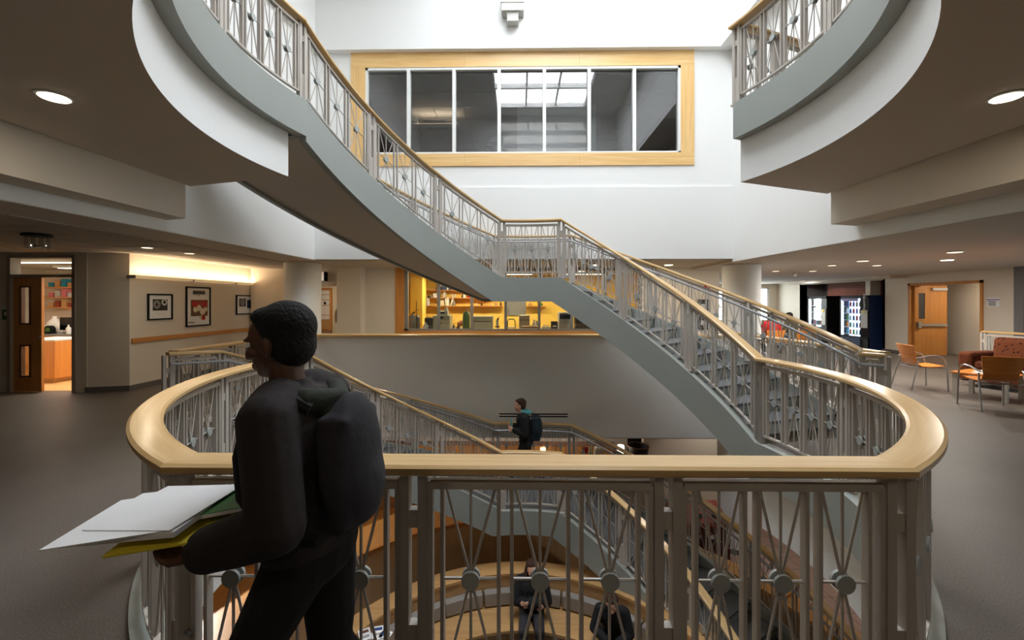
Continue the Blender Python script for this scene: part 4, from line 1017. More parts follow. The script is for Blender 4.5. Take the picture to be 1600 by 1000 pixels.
bt_ = jug_mb(BX(697),YE+0.0,BZ(486),0.05,0.12); one('beaker','white beaker on top of the control unit','beaker',bt_,'white_plastic',smooth=True)
for k in range(7):
    px = 706+k*2.6; h = 0.1+0.07*((k*5) % 3)
    one('glass_vessel','%s small vessel in the clutter left of the green gas cylinder' % ('first','second','third','fourth','fifth','sixth','seventh')[k],'vessel',bottle_mb(BX(px),YE-0.1+0.15*(k%2),ZE,0.035,h),('mid_grey','ring_dark','light_grey','tan','ring_dark','light_grey','mid_grey')[k],smooth=True,group='small vessels on the laboratory bench')
one('orange_bag','crumpled orange bag behind the small vessels on the bench','bag',MB().ell((BX(717),YE+0.3,ZE+0.22),(0.10,0.08,0.07)).ell((BX(718.5),YE+0.3,ZE+0.26),(0.06,0.05,0.06)).ell((BX(715),YE+0.3,ZE+0.1),(0.08,0.07,0.1)),'orange',smooth=True)
t = thing('gas_cylinder','green gas cylinder with rounded shoulder on the laboratory bench','gas cylinder',(BX(729),YE-0.05,ZE))
MB().lathe([(0.095,0),(0.10,0.015),(0.10,0.46),(0.09,0.52),(0.06,0.56),(0.03,0.58)],(BX(729),YE-0.05,ZE),20).build('tank','cyl_green',t,smooth=True); MB().cyl((BX(729),YE-0.05,ZE+0.57),(BX(729),YE-0.05,ZE+0.63),0.018,8).bar((BX(729)-0.05,YE-0.05,ZE+0.63),(BX(729)+0.05,YE-0.05,ZE+0.63),0.02,0.02).build('valve','steel',t)
bench_box('spectrometer','long beige spectrometer with a ribbed lower front behind the third pane','instrument',739,770,494,'beige',0.5,[('lower_front',741,768,503,515,'cream'),('groove',741,768,501.5,502.6,'brown')])
t = thing('microscope','grey microscope right of the beige spectrometer','microscope',(BX(777),YE,ZE))
MB().bx(BX(773),BX(781),YE-0.15,YE+0.1,ZE+0.001,ZE+0.04).build('base','mid_grey',t); MB().bx(BX(776),BX(779),YE+0.02,YE+0.08,ZE+0.04,ZE+0.3).build('arm','light_grey',t); MB().bx(BX(773.5),BX(781),YE-0.1,YE+0.0,ZE+0.14,ZE+0.17).build('stage','black',t); MB().cyl((BX(777),YE-0.05,ZE+0.2),(BX(777),YE-0.05,ZE+0.34),0.04,12).build('head','light_grey',t); MB().cyl((BX(777),YE-0.05,ZE+0.33),(BX(777)+0.04,YE-0.13,ZE+0.39),0.02,10).build('eyepiece','black',t)
t = thing('wire_rack','black wire hoop rack in front of the pegboard','rack',(BX(799),YE,ZE))
for k in range(2): MB().tube([(BX(793),YE+0.2*k-0.1,ZE),(BX(793),YE+0.2*k-0.1,ZE+0.3),(BX(795),YE+0.2*k-0.1,ZE+0.36),(BX(803),YE+0.2*k-0.1,ZE+0.36),(BX(805),YE+0.2*k-0.1,ZE+0.3),(BX(805),YE+0.2*k-0.1,ZE)],0.012,6).build('hoop','black',t)
MB().bx(BX(793),BX(805),YE-0.11,YE+0.11,ZE+0.12,ZE+0.14).build('tray','mid_grey',t)
bench_box('storage_case','tall beige storage case behind the fourth pane','case',811,828,493,'beige',0.4,[('lid_line',811.5,827.5,500,501,'brown')],y0=YE+0.2)
bench_box('cardboard_box','low open cardboard box in front of the beige case','box',815,841,509,'cardboard',0.35,y0=YE-0.3,bev=0.0)
one('reagent_bottle','white reagent bottle with red band beside the fifth mullion','bottle',bottle_mb(BX(835),YE+0.1,ZE,0.06,0.34),'white_plastic',smooth=True)
one('dark_bottle','dark bottle right of the white reagent bottle','bottle',bottle_mb(BX(839),YE+0.25,ZE,0.05,0.3),'navy',smooth=True)
one('foam_rack','pale foam rack with tubes behind the fifth pane','rack',MB().box((BX(853),YE-0.1,ZE+0.08),(0.24,0.15,0.16)).cyl((BX(850),YE-0.1,ZE+0.16),(BX(850),YE-0.1,ZE+0.22),0.02,8).cyl((BX(855),YE-0.1,ZE+0.16),(BX(855),YE-0.1,ZE+0.21),0.02,8),'cream')
bench_box('black_heater','small black heater with a white stripe beside the foam rack','instrument',861,871,502,'black',0.25,[('stripe',863,869,508,510,'paper')])
bench_box('incubator','grey and blue incubator behind the sixth mullion','instrument',873,893,488,'light_grey',0.45,[('control_panel',873.6,892.5,491,498,'navy'),('dial',882,885,493,496,'mid_grey')])
bench_box('dark_cabinet','dark brown cabinet under the stair stringer on the bench','cabinet',899,926,492,'ring_dark',0.45,[('edge',925,926,493,515,'light_grey')])
# ------------------------------------------------------------------ lounge on the right
XW = 12.0
dy0, dy1 = onX(1537,XW), onX(1420,XW)       # near and far jamb of the double door
ny0, ny1 = onX(1379,XW), onX(1252,XW)       # vending niche
struct('wall_right_lounge', MB().bx(XW,XW+0.25,10.4,dy0,0,2.47).bx(XW,XW+0.25,dy0,dy1,2.2,2.47).bx(XW,XW+0.25,dy1,ny0,0,2.47).bx(XW,XW+0.25,ny0,ny1,2.36,2.47).bx(XW,XW+0.25,ny1,20,0,2.47), 'wall_warm', 'cream lounge wall with the double door and the vending niche')
struct('wall_right_niche', MB().bx(XW+1.0,XW+1.2,ny0-0.1,ny1+0.1,0,2.47).bx(XW,XW+1.0,ny0-0.1,ny0,0,2.47).bx(XW,XW+1.0,ny1,ny1+0.1,0,2.47), 'wall_grey', 'grey vending niche')
struct('wall_right_brick', MB().bx(XW+0.55,XW+0.75,ny0,onX(1293,XW+0.55),1.7,2.4), 'brick_wall', 'dark red brick above the vending machines')
struct('wall_right_grey', MB().bx(XW-0.15,17,10.2,10.4,0,2.47), 'wall_grey', 'dark grey wall at the right edge behind the sofa')
struct('wall_right_hall', MB().bx(13.7,13.9,8.5,15,0,2.47), 'wall_warm', 'cream wall of the hall behind the double door')
downlight('added unseen fill light in the hall behind the open orange door', 13.0, 12.0, 2.46, 0.1, 40)  # unseen lamp added to brighten the hall
struct('wall_right_hall_end', MB().bx(12.2,13.9,15,15.2,0,2.47), 'wall_warm')
struct('baseboard_right', MB().bx(XW-0.012,XW,10.4,dy0,0,0.1).bx(XW-0.012,XW,dy1,ny0,0,0.1).bx(XW-0.012,XW,ny1,20,0,0.1), 'base_rubber')
struct('trim_7', MB().bx(XW-0.5,XW,13.4,18.5,2.38,2.47), 'wall_warm', 'cream ceiling bulkhead over the vending niche')
dd = thing('door_4','wide doorway with one orange wooden leaf standing open', None,(XW,(dy0+dy1)/2,0), kind='structure')
MB().bx(XW-0.03,XW+0.27,dy0,dy0+0.07,0,2.2).bx(XW-0.03,XW+0.27,dy1-0.07,dy1,0,2.2).bx(XW-0.03,XW+0.27,dy0,dy1,2.13,2.2).build('door_frame','oak_orange_z',dd)
yl = dy1-0.14
lf = MB().bx(XW+0.06,XW+0.17,yl,yl+0.045,0.01,2.13).bx(XW+0.36,XW+1.02,yl,yl+0.045,0.01,2.13).bx(XW+0.17,XW+0.36,yl,yl+0.045,0.01,1.12).bx(XW+0.17,XW+0.36,yl,yl+0.045,1.9,2.13).build('door_leaf','oak_orange_z',dd)
MB().bx(XW+0.16,XW+0.37,yl+0.01,yl+0.03,1.11,1.91).build('lite_pane','dark_grey',lf)
MB().bx(XW+0.1,XW+0.98,yl-0.06,yl-0.02,0.9,0.97).bx(XW+0.1,XW+0.2,yl-0.07,yl,0.84,1.04).build('panic_bar','steel',lf)
MB().bx(XW+0.55,XW+0.98,yl-0.06,yl,1.98,2.06).build('door_closer','light_grey',lf)
ns = thing('notice_sheet','white notice with a dark heading on the wall right of the double door','notice',(XW,10.78,1.4))
yA, yB = onX(1562,XW), onX(1542,XW)
zN = lambda v: EYE-(v-HOR)/F_PX*10.78
MB().bx(XW-0.006,XW-0.001,yA,yB,zN(479.5),zN(465)).build('sheet','paper',ns); MB().bx(XW-0.008,XW-0.005,yA,yB,zN(469),zN(467.4)).build('heading_bar','violet',ns)
for k in range(4): MB().bx(XW-0.008,XW-0.005,yA+0.08,yB-0.03-0.02*(k%2),zN(471.5+2.1*k),zN(470.4+2.1*k)).build('text_line','dark_grey',ns)
# vending machines
def vending(label, y0, y1, x0, drink):
    z1 = 1.86
    t = thing('vending_machine', label, 'vending machine', (x0+0.4,(y0+y1)/2,0))
    w = y1-y0
    body = MB().bx(x0,x0+0.8,y0,y0+0.05,0.02,z1).bx(x0,x0+0.8,y1-0.05,y1,0.02,z1).bx(x0,x0+0.8,y0,y1,0.02,0.42).bx(x0,x0+0.8,y0,y1,z1-0.1,z1).bx(x0+0.7,x0+0.8,y0,y1,0.02,z1)
    body.build('cabinet','black',t)
    a, b = y0+w*0.28, y1-0.06             # glazed part (far side), payment column on the near side
    MB().bx(x0-0.002,x0+0.03,y0+0.02,a,0.42,z1-0.1).build('payment_column','black_gloss' if drink else 'dark_grey',t)
    MB().bx(x0-0.02,x0,y0+0.06,a-0.04,0.75,1.35).build('payment_panel','light_grey',t)
    MB().cyl((x0-0.035,(y0+0.02+a)/2,1.30),(x0-0.02,(y0+0.02+a)/2,1.30),0.05,14).build('card_reader','yellow',t,smooth=True)
    MB().bx(x0+0.30,x0+0.34,a,b,0.42,z1-0.1).build('back_light','vend_glow',t)
    MB().bx(x0+0.01,x0+0.06,b-0.05,b,0.45,z1-0.14).build('light_column','vend_glow',t)
    MB().bx(x0+0.0,x0+0.012,a,b,0.42,z1-0.1).build('front_pane','glass',t)
    MB().bx(x0-0.012,x0+0.0,a,b,0.12,0.38).build('delivery_flap','navy' if drink else 'dark_grey',t)
    cols = ['green','tan','teal','red','pink','light_grey','ring_dark','orange','violet','cream','blue','brown']
    for s_ in range(5):
        zz = 0.5+s_*0.245
        sh = MB().bx(x0+0.06,x0+0.29,a,b,zz-0.015,zz).build('shelf','white_plastic',t)
        nb_ = 6
        for k in range(nb_):
            yy = a+0.06+(b-a-0.16)*k/(nb_-1)
            if drink: mb = bottle_mb(x0+0.16,yy,zz,0.034,0.2,8)
            else: mb = MB().box((x0+0.18,yy,zz+0.075),(0.04,0.10,0.15)).box((x0+0.18,yy,zz+0.155),(0.015,0.10,0.01))
            mb.build('product', cols[(s_*5+k*7+(3 if drink else 0)) % 12], sh)
    return t
vy0, vy1 = onX(1358,11.75), onX(1312,11.75)
v2 = vending('lit drinks vending machine with a blue side, right of the black one', vy0, vy1, 11.75, True)
MB().bx(11.76,12.5,vy0-0.012,vy0,0.03,1.85).build('side_panel','navy',v2)
text('lettering','AQUAFINA',0.12,'paper',v2,(11.744,vy0+0.2,1.62),(R(90),R(90),R(-90)),0.001)
MB().bx(11.744,11.75,vy1-0.85,vy1-0.1,1.66,1.76).build('header_panel','violet',v2)
wy0, wy1 = onX(1292,11.75), onX(1262,11.75)
v1 = vending('snack vending machine with a pale display, left of the drinks machine', wy0, wy1, 11.75, False)
# window of the lounge
wv = thing('window_3','tall bright window at the far end of the lounge', None,((wx0+wx1)/2,20,wz0), kind='structure')
MB().bx(wx0,wx1,19.95,20.1,wz0,wz0+0.06).bx(wx0,wx1,19.95,20.1,wz1-0.06,wz1).bx(wx0,wx0+0.06,19.95,20.1,wz0,wz1).bx(wx1-0.1,wx1,19.95,20.1,wz0,wz1).build('frame','white_plastic',wv)
for k in (1,2): 
    xx = wx0+(wx1-wx0)*k/3; MB().bx(xx-0.03,xx+0.03,19.97,20.08,wz0,wz1).build('mullion','white_plastic',wv)
MB().bx(wx0,wx1,19.97,20.08,1.38,1.44).build('transom_bar','white_plastic',wv)
for k in range(3):
    for (za,zb__) in ((wz0+0.05,1.39),(1.43,wz1-0.05)):
        MB().bx(wx0+(wx1-wx0)*k/3+0.03,wx0+(wx1-wx0)*(k+1)/3-0.03,20.02,20.026,za,zb__).build('pane','glass',wv)
area_light('window_portal', ((wx0+wx1)/2,19.9,(wz0+wz1)/2), (wx1-wx0,wz1-wz0), 1, (1,1,1), rot=(R(-90),0,0), portal=True)
rw = thing('window_4','ribbon of lounge windows in the outer wall beyond the right edge', None,(17,5,0.8), kind='structure')
MB().bx(16.95,17.1,1.0,9.0,0.8,0.86).bx(16.95,17.1,1.0,9.0,2.24,2.3).build('frame','white_plastic',rw)
for k in range(9): MB().bx(16.97,17.08,1.0+k-0.03,1.0+k+0.03,0.8,2.3).build('mullion','white_plastic',rw)
for k in range(8): MB().bx(17.02,17.026,1.03+k,1.97+k,0.85,2.25).build('pane','glass',rw)
area_light('ribbon_portal', (16.9,5.0,1.55), (8.0,1.5), 1, (1,1,1), rot=(0,R(90),R(180)), portal=True)
# lounge ceiling lights
for k, (x_,y_,lb) in enumerate(((1348,407,'recessed lounge light nearest the stair column'),(1480,405.5,'glowing round recessed light in front of the double door'),(1492,393,'recessed lounge light nearest the right edge'),(1300,414,'small recessed lounge light before the vending machines'),(1370,414,'small recessed lounge light above the drinks machine'),(1212,423,'small recessed lounge light beside the right column'),(1270,423,'small recessed lounge light above the two students'))):
    gx, gy = G(x_,y_,2.47); downlight(lb, gx, gy, 2.468, 0.10 if k < 3 else 0.08, 46 if k < 3 else 62, col=(1.0,0.93,0.84), group='recessed lounge lights', mat='lamp_cool' if k == 1 else 'lamp_dim')
downlight('added recessed fill light in front of the snack machine', 11.2, 17.0, 2.468, 0.08, 60, col=(1.0,0.93,0.84), mat='lamp_dim')  # lamp added to lighten the dark vending niche
one('security_camera','small white dome camera on the lounge ceiling','camera',MB().lathe([(0.02,-0.1),(0.05,-0.07),(0.06,-0.02),(0.06,0.0)],(G(1242,430,2.4)[0],G(1242,430,2.4)[1],2.468),14),'light_grey',smooth=True)

# bent-wood armchair with tubular legs
def armchair_proto():
    t = thing('armchair','','chair',(0,0,0),local=True)
    # seat faces +x; shell in profile (x,z), swept across y
    pr_ = [(0.24,0.445),(0.20,0.45),(0.10,0.432),(-0.02,0.425),(-0.12,0.432),(-0.185,0.47),(-0.22,0.56),(-0.25,0.68),(-0.285,0.82)]
    def shell(pts, nm, wfun):
        rings = []
        for i,(x,z) in enumerate(pts):
            a = pts[min(i+1,len(pts)-1)]; b = pts[max(i-1,0)]; d = Vector((a[0]-b[0],a[1]-b[1])).normalized(); n = Vector((-d.y,d.x))*0.006
            w = wfun(i/(len(pts)-1)); curve = 0.03 if z > 0.5 else 0.0
            ring = []
            for sgn in (1,-1):
                for k in range(9):
                    u = -1+2*k/8 if sgn > 0 else 1-2*k/8
                    ring.append((x+n.x*sgn+curve*(u*u-0.5), u*w, z+n.y*sgn))
            rings.append(ring)
        MB().loft(rings).build(nm,'chair_ply',t,smooth=True,fix=True)
    shell(pr_[:7],'seat',lambda u: 0.235-0.03*u); shell(pr_[6:],'backrest',lambda u: 0.21+0.05*u)
    for s_ in (-1,1):
        y = 0.275*s_
        MB().tube([(0.24,y*1.02,0.0),(0.225,y,0.42),(0.205,y,0.56),(0.16,y,0.62),(0.08,y,0.645),(-0.05,y,0.64),(-0.17,y*0.97,0.60),(-0.235,y*0.9,0.585)],0.0125,8).build('arm_leg','tube_metal',t,smooth=True)
        MB().tube([(-0.20,y*0.92,0.56),(-0.235,y*0.98,0.42),(-0.33,y*1.05,0.0)],0.0125,8).build('rear_leg','tube_metal',t,smooth=True)
    MB().tube([(0.2,-0.27,0.405),(0.2,0.27,0.405)],0.01,8).build('front_stretcher','tube_metal',t); MB().tube([(-0.2,-0.27,0.405),(-0.2,0.27,0.405)],0.01,8).build('rear_stretcher','tube_metal',t)
    MB().tube([(-0.2,-0.12,0.41),(0.2,-0.12,0.41)],0.009,8).tube([(-0.2,0.12,0.41),(0.2,0.12,0.41)],0.009,8).build('seat_support','tube_metal',t)
    return t
WOOD('chair_ply', (206,120,44), (226,146,62), 0.35, 'Y', 0.8)
ch = armchair_proto(); c0 = G(1440,606,0)
ch.location = (c0[0],c0[1],0); ch.rotation_euler = (0,0,R(-12)); ch['label'] = 'orange bent-wood armchair with silver tube legs standing alone near the door'
g_ = 'bent-wood armchairs in the lounge'; ch['group'] = g_
def chair_at(x, y, rz, label):
    c = copy_tree(ch, None, label=label, category='chair', group=g_); c.location = (x,y,0); c.rotation_euler = (0,0,R(rz)); return c
c1 = G(1566,640,0); chair_at(c1[0]-0.06,c1[1]+0.1,72,'orange bent-wood armchair seen from behind, in front of the sofa')
chair_at(7.43,12.6,80,'orange bent-wood chair under the student in red'); chair_at(8.2,12.85,115,'orange bent-wood chair under the student in olive'); chair_at(9.0,13.6,190,'empty orange chair at the student table')
# low table with papers
tb = thing('side_table','low square wooden table with pale legs beside the sofa','table',(8.02,7.42,0),R(25),local=True)
a0 = G(1491,578,0.42)
MB().bx(-0.35,0.35,-0.35,0.35,0.395,0.42).build('table_top','chair_ply',tb,bevel=0.004)
for xx in (-0.3,0.3):
    for yy in (-0.3,0.3): MB().bx(xx-0.03,xx+0.03,yy-0.03,yy+0.03,0,0.395).build('leg','fixture_grey',tb)
for k, (xx,yy,a) in enumerate(((7.95,7.40,0.3),(8.10,7.48,-0.2))):
    one('newspaper', ('upper','lower')[k]+' sheet of newspaper on the low lounge table', 'paper', MB().box((xx,yy,0.424+0.006*k),(0.3,0.22,0.006),rz=a).box((xx+0.05,yy+0.03,0.43+0.006*k),(0.15,0.2,0.006),rz=a+0.3), 'paper')
# sofa
sf = thing('sofa','two-seat sofa in rust fabric with small dark spots','sofa',(9.32,7.75,0),R(-74),local=True)
MB().bx(-0.95,0.95,-0.40,0.42,0.1,0.34).build('base','sofa_fabric',sf,bevel=0.03)
for s_ in (-1,1): MB().bx(s_*0.85-0.11,s_*0.85+0.11,-0.42,0.42,0.1,0.66).build('arm','sofa_fabric',sf,bevel=0.05)
MB().box((0,0.36,0.62),(1.6,0.22,0.64),rx=R(-10)).build('back','sofa_fabric',sf,bevel=0.07)
for s_ in (-1,1):
    MB().box((s_*0.37,-0.05,0.42),(0.72,0.68,0.17)).build('seat_cushion','sofa_fabric',sf,bevel=0.05)
    MB().box((s_*0.37,0.22,0.70),(0.70,0.17,0.42),rx=R(-12)).build('back_cushion','sofa_fabric',sf,bevel=0.06)
for xx in (-0.8,0.8):
    for yy in (-0.32,0.34): MB().cyl((xx,yy,0),(xx,yy,0.1),0.03,10).build('foot','black',sf)
railing('guard_railing','short wood-capped railing of the second stair behind the sofa', [(lambda t: (10.3+(9.4-t)*0.03,t,0.0), [9.6,8.65,7.7,6.75])], (10.35,8.4,0), cap_w=0.13)
# student table
tt = thing('cafe_table','orange round student table with a metal pedestal','table',(7.9,13.5,0))
MB().lathe([(0.55,0),(0.56,0.01),(0.56,0.03),(0.55,0.035)],(7.9,13.5,0.70),32).build('table_top','chair_ply',tt,smooth=True); MB().cyl((7.9,13.5,0.02),(7.9,13.5,0.70),0.04,12).build('pedestal','tube_metal',tt,smooth=True); MB().lathe([(0.3,0),(0.28,0.02),(0.05,0.04)],(7.9,13.5,0),24).build('base','tube_metal',tt,smooth=True)
lp = thing('laptop','dark open laptop in front of the student in red','laptop',(7.62,13.35,0.735))
MB().box((7.62,13.35,0.745),(0.33,0.23,0.016)).build('keyboard_base','dark_grey',lp); MB().box((7.62,13.22,0.85),(0.33,0.012,0.22),rx=R(12)).build('lid','dark_grey',lp)

# ------------------------------------------------------------------ lower storey
fl1 = bpy.data.objects['floor_lower']; tme = None
for i in range(14):
    for j in range(20):
        xx, yy = 3.0+i*0.33, 4.6+j*0.40
        if tme is None: o = MB().bx(0,0.322,0,0.392,-0.012,0.0).build('floor_tile','terracotta',fl1); tme = o.data
        else: o = bpy.data.objects.new('floor_tile', tme); COL.objects.link(o); o.parent = fl1
        o.location = (xx,yy,Z1)
def ringwall(mb, r0, r1, t0, t1, z0, z1, n=40):
    rg = []
    for i in range(n+1):
        t = t0+(t1-t0)*i/n; p, q_ = E(t,r0), E(t,r1); rg.append([(p[0],p[1],z0),(q_[0],q_[1],z0),(q_[0],q_[1],z1),(p[0],p[1],z1)])
    return mb.loft(rg)
# curved bench in the well
cbn = thing('curved_bench','curved wooden bench with pale rim and grey back pads at the bottom of the well','bench',(0.06,6.8,Z1))
ringwall(MB(),2.62,2.93,10,200,-2.83,-2.79,60).build('rim','maple_bench',cbn,smooth=True,fix=True)
ringwall(MB(),2.66,2.90,10,200,Z1,-2.83,60).build('back_panel','maple_bench',cbn,smooth=True,fix=True)
for k in range(12):
    ringwall(MB(),2.53,2.655,20+k*14+0.3,34+k*14-0.3,-3.24,-3.02,8).build('back_pad','seat_grey',cbn,smooth=True,fix=True,bevel=0.02)
ringwall(MB(),2.05,2.66,14,196,-3.30,-3.26,60).build('seat','maple_bench',cbn,smooth=True,fix=True)
ringwall(MB(),2.15,2.60,14,196,Z1,-3.30,60).build('seat_base','brown_panel',cbn,smooth=True,fix=True)
# brown drum wall with wide orange ledge beneath the stair
dw = thing('curved_planter_wall','curved brown wall under the lower landing with a wide orange ledge','wall unit',(0.06,7.6,Z1))
ringwall(MB(),3.40,3.5,70,205,Z1,-2.34,50).build('face_panel','brown_panel',dw,smooth=True,fix=True)
ringwall(MB(),3.36,4.5,97,205,-2.34,-2.29,40).build('ledge','ply_orange',dw,smooth=True,fix=True)
ringwall(MB(),3.36,3.40,70,205,-2.36,-2.285,50).build('edge_strip','oak_orange_x',dw,smooth=True,fix=True)
ringwall(MB(),4.5,4.56,97,205,-2.34,-1.95,40).build('back_upstand','brown_panel',dw,smooth=True,fix=True)
rl = thing('wood_ledge','orange wooden ledge beyond the lower flight beside the tiled floor','ledge',(4.2,6.4,Z1))
for k in range(6):
    ringwall(MB(),4.55,4.92,-6+k*9,3+k*9-0.25,-2.98-0.03*(k%2),-2.92-0.03*(k%2),4).build('plank','ply_orange',rl,smooth=False,fix=True)
ringwall(MB(),4.62,4.86,-6,48,Z1,-3.0,24).build('support','brown_panel',rl,smooth=True,fix=True)
# leaflets on the bench rim
for k, (x_,y_,a) in enumerate(((570,992,0.5),(590,988,0.2),(600,996,-0.2))):
    gx, gy = G(x_,y_,-2.79)
    t = thing('leaflet', ('left','middle','right')[k]+' white printed leaflet on the bench rim', 'leaflet', (gx,gy,-2.79), a, local=True, group='leaflets on the bench rim')
    MB().box((0,0,0.004),(0.15,0.21,0.006)).build('page','paper',t); MB().box((0,0.05,0.0075),(0.11,0.05,0.002)).build('picture','blue' if k else 'brown',t)
    MB().box((0,-0.03,0.0075),(0.1,0.012,0.002)).box((0,-0.055,0.0075),(0.1,0.012,0.002)).build('text_line','dark_grey',t)
# ground floor rooms
struct('wall_lower_right', MB().bx(3.3,5.6,11.3,11.5,Z1,-0.95), 'wall_warm', 'pale ground floor wall behind the column')
struct('wall_lower_back', MB().bx(-8,3.3,13.0,13.2,Z1,-0.95), 'wall_warm', 'ground floor wall behind the cafe counter')
struct('ceiling_lower_soffit', MB().bx(-4.4,4.6,9.2,11.3,-1.30,-1.22), 'wall_white', 'pale lowered soffit below the low guard wall')
cf = thing('cafe_counter','long cafe counter with pale top and brown front on the ground floor','counter',(0.5,11.0,Z1))
CZ = lambda v,Y: EYE-(v-HOR)/F_PX*Y
Yq = 10.6
ztop = CZ(744,Yq)
MB().bx(-3.6,AX(1018,Yq),Yq,Yq+0.7,ztop-0.05,ztop).build('worktop','maple_x',cf); MB().bx(-3.5,AX(1016,Yq),Yq+0.05,Yq+0.65,Z1,ztop-0.05).build('front','wall_warm',cf)
Yr = 12.55
bc = thing('back_cabinet','orange wood wall cabinets behind the cafe counter','cabinet',(0,12.8,Z1))
for k in range(9):
    a = -4.6+k*0.82; MB().bx(a,a+0.8,Yr,Yr+0.35,CZ(768,Yr),CZ(697,Yr)).build('cabinet_door','oak_orange_z',bc)
MB().bx(-4.65,2.85,Yr+0.02,Yr+0.38,Z1,CZ(696,Yr)).build('carcass','brown',bc)
def cafe(name, label, cat, mk, mat, **kw): return one(name, label, cat, mk, mat, **kw)
xx = AX(998,Yq+0.3)
t = thing('round_basket','large dark round basket on the cafe counter','basket',(xx,Yq+0.35,ztop))
MB().lathe([(0.12,0.0),(0.2,0.30),(0.26,0.60),(0.27,0.66),(0.255,0.66),(0.24,0.6),(0.18,0.3),(0.1,0.02)],(xx,Yq+0.35,ztop),24).build('bowl','ring_dark',t,smooth=True,fix=True)
MB().tube([(xx+0.265*cos(a*pi/12),Yq+0.35+0.265*sin(a*pi/12),ztop+0.66) for a in range(25)],0.014,6,cap=False).build('rim','brown',t)
xx = AX(970,Yq+0.3)
t = thing('counter_lamp','small glowing lamp shade on the cafe counter','lamp',(xx,Yq+0.3,ztop))
MB().lathe([(0.07,0),(0.06,0.02),(0.012,0.03),(0.012,0.5)],(xx,Yq+0.3,ztop),12).build('stand','brown',t,smooth=True); MB().lathe([(0.10,0),(0.08,0.18)],(xx,Yq+0.3,ztop+0.5),16).build('shade','glow_panel',t,smooth=True)
one('red_balloon_sign','small red heart-shaped sign on the cafe counter','sign',MB().ell((AX(913,Yq+0.3),Yq+0.3,ztop+0.58),(0.06,0.02,0.06)).ell((AX(917,Yq+0.3),Yq+0.3,ztop+0.58),(0.06,0.02,0.06)).ell((AX(915,Yq+0.3),Yq+0.3,ztop+0.53),(0.06,0.02,0.08)).tube([(AX(915,Yq+0.3),Yq+0.3,ztop),(AX(915,Yq+0.3),Yq+0.3,ztop+0.5)],0.01,6),'red',smooth=True)
one('menu_board','glowing white menu card on the cafe cabinets','sign',MB().bx(AX(845,12.5),AX(852,12.5),12.5,12.59,CZ(708,12.5),CZ(700,12.5)).bx(AX(844.6,12.5),AX(852.4,12.5),12.505,12.585,CZ(708.4,12.5),CZ(707.8,12.5)),'glow_panel')  # brightness put into the card by an emissive material
one('green_bottle','tall green bottle on the cafe counter beside the red sign','bottle',bottle_mb(AX(924,Yq+0.3),Yq+0.3,ztop,0.06,0.62),'green',smooth=True)
one('paper_bag','cream paper bag on the cafe counter right of the green bottle','bag',MB().bx(AX(929,Yq+0.3),AX(940,Yq+0.3),Yq+0.2,Yq+0.4,ztop,ztop+0.6).bx(AX(930,Yq+0.3),AX(939,Yq+0.3),Yq+0.22,Yq+0.38,ztop+0.6,ztop+0.63),'cream')
one('till','black cash till at the end of the cafe counter','till',MB().bx(AX(938,Yq+0.1),AX(955,Yq+0.1),Yq-0.35,Yq-0.05,Z1,ztop-0.1).bx(AX(940,Yq+0.1),AX(953,Yq+0.1),Yq-0.38,Yq-0.35,ztop-0.6,ztop-0.2),'black')
for k in range(5):
    one('spice_jar','%s jar in the row at the left of the cafe counter' % ('first','second','third','fourth','fifth')[k],'jar',bottle_mb(AX(752+k*6,Yq+0.3),Yq+0.3,ztop,0.04,0.42+0.03*(k%2)),('red','cream','orange','ring_dark','red')[k],smooth=True,group='jars on the cafe counter')
# recycling cabinet
Yv = 8.3
vx0, vx1 = AX(1056,Yv), AX(1141,Yv); zv = CZ(806,Yv)
rc = thing('recycling_cabinet','dark red recycling cabinet with orange slotted top beside the ground floor column','cabinet',((vx0+vx1)/2,Yv+0.3,Z1))
MB().bx(vx0,vx1,Yv,Yv+0.6,Z1+0.02,zv-0.12).build('body','dark_red',rc); MB().add([(vx0,Yv-0.02,zv-0.14),(vx1,Yv-0.02,zv-0.14),(vx1,Yv+0.6,zv+0.06),(vx0,Yv+0.6,zv+0.06),(vx0,Yv-0.02,zv-0.18),(vx1,Yv-0.02,zv-0.18),(vx1,Yv+0.6,zv-0.16),(vx0,Yv+0.6,zv-0.16)],[(0,1,2,3),(4,7,6,5),(0,4,5,1),(1,5,6,2),(2,6,7,3),(3,7,4,0)]).build('sloped_top','brick_red',rc)
for k in range(3):
    xx = vx0+(vx1-vx0)*(0.18+0.32*k); MB().cyl((xx,Yv+0.2,zv-0.075),(xx,Yv+0.196,zv-0.058),0.07,16).build('opening','black',rc)
MB().bx(vx0,vx1,Yv-0.012,Yv,zv-0.46,zv-0.44).build('dark_line','navy',rc)
text('lettering','CANS',0.085,'paper',rc,(vx0+(vx1-vx0)*0.36,Yv-0.003,zv-0.38),(R(90),0,0)); 
for k in (0.06,0.62): MB().bx(vx0+(vx1-vx0)*k,vx0+(vx1-vx0)*(k+0.13),Yv-0.006,Yv,zv-0.42,zv-0.35).build('label_plate','paper',rc)
# ground floor lights
for k, (xx,yy,p) in enumerate(((-1.5,11.8,24),(1.2,11.8,24),(5.0,10.6,12),(7.0,7.5,50),(-5.3,6.8,260))):
    downlight(('ground floor light over the left of the cafe','ground floor light over the right of the cafe','ground floor light beside the pale column','ground floor light over the tiles on the right','ground floor light over the left of the ground floor')[k], xx, yy, -0.955, 0.1, p, col=(1.0,0.92,0.82))
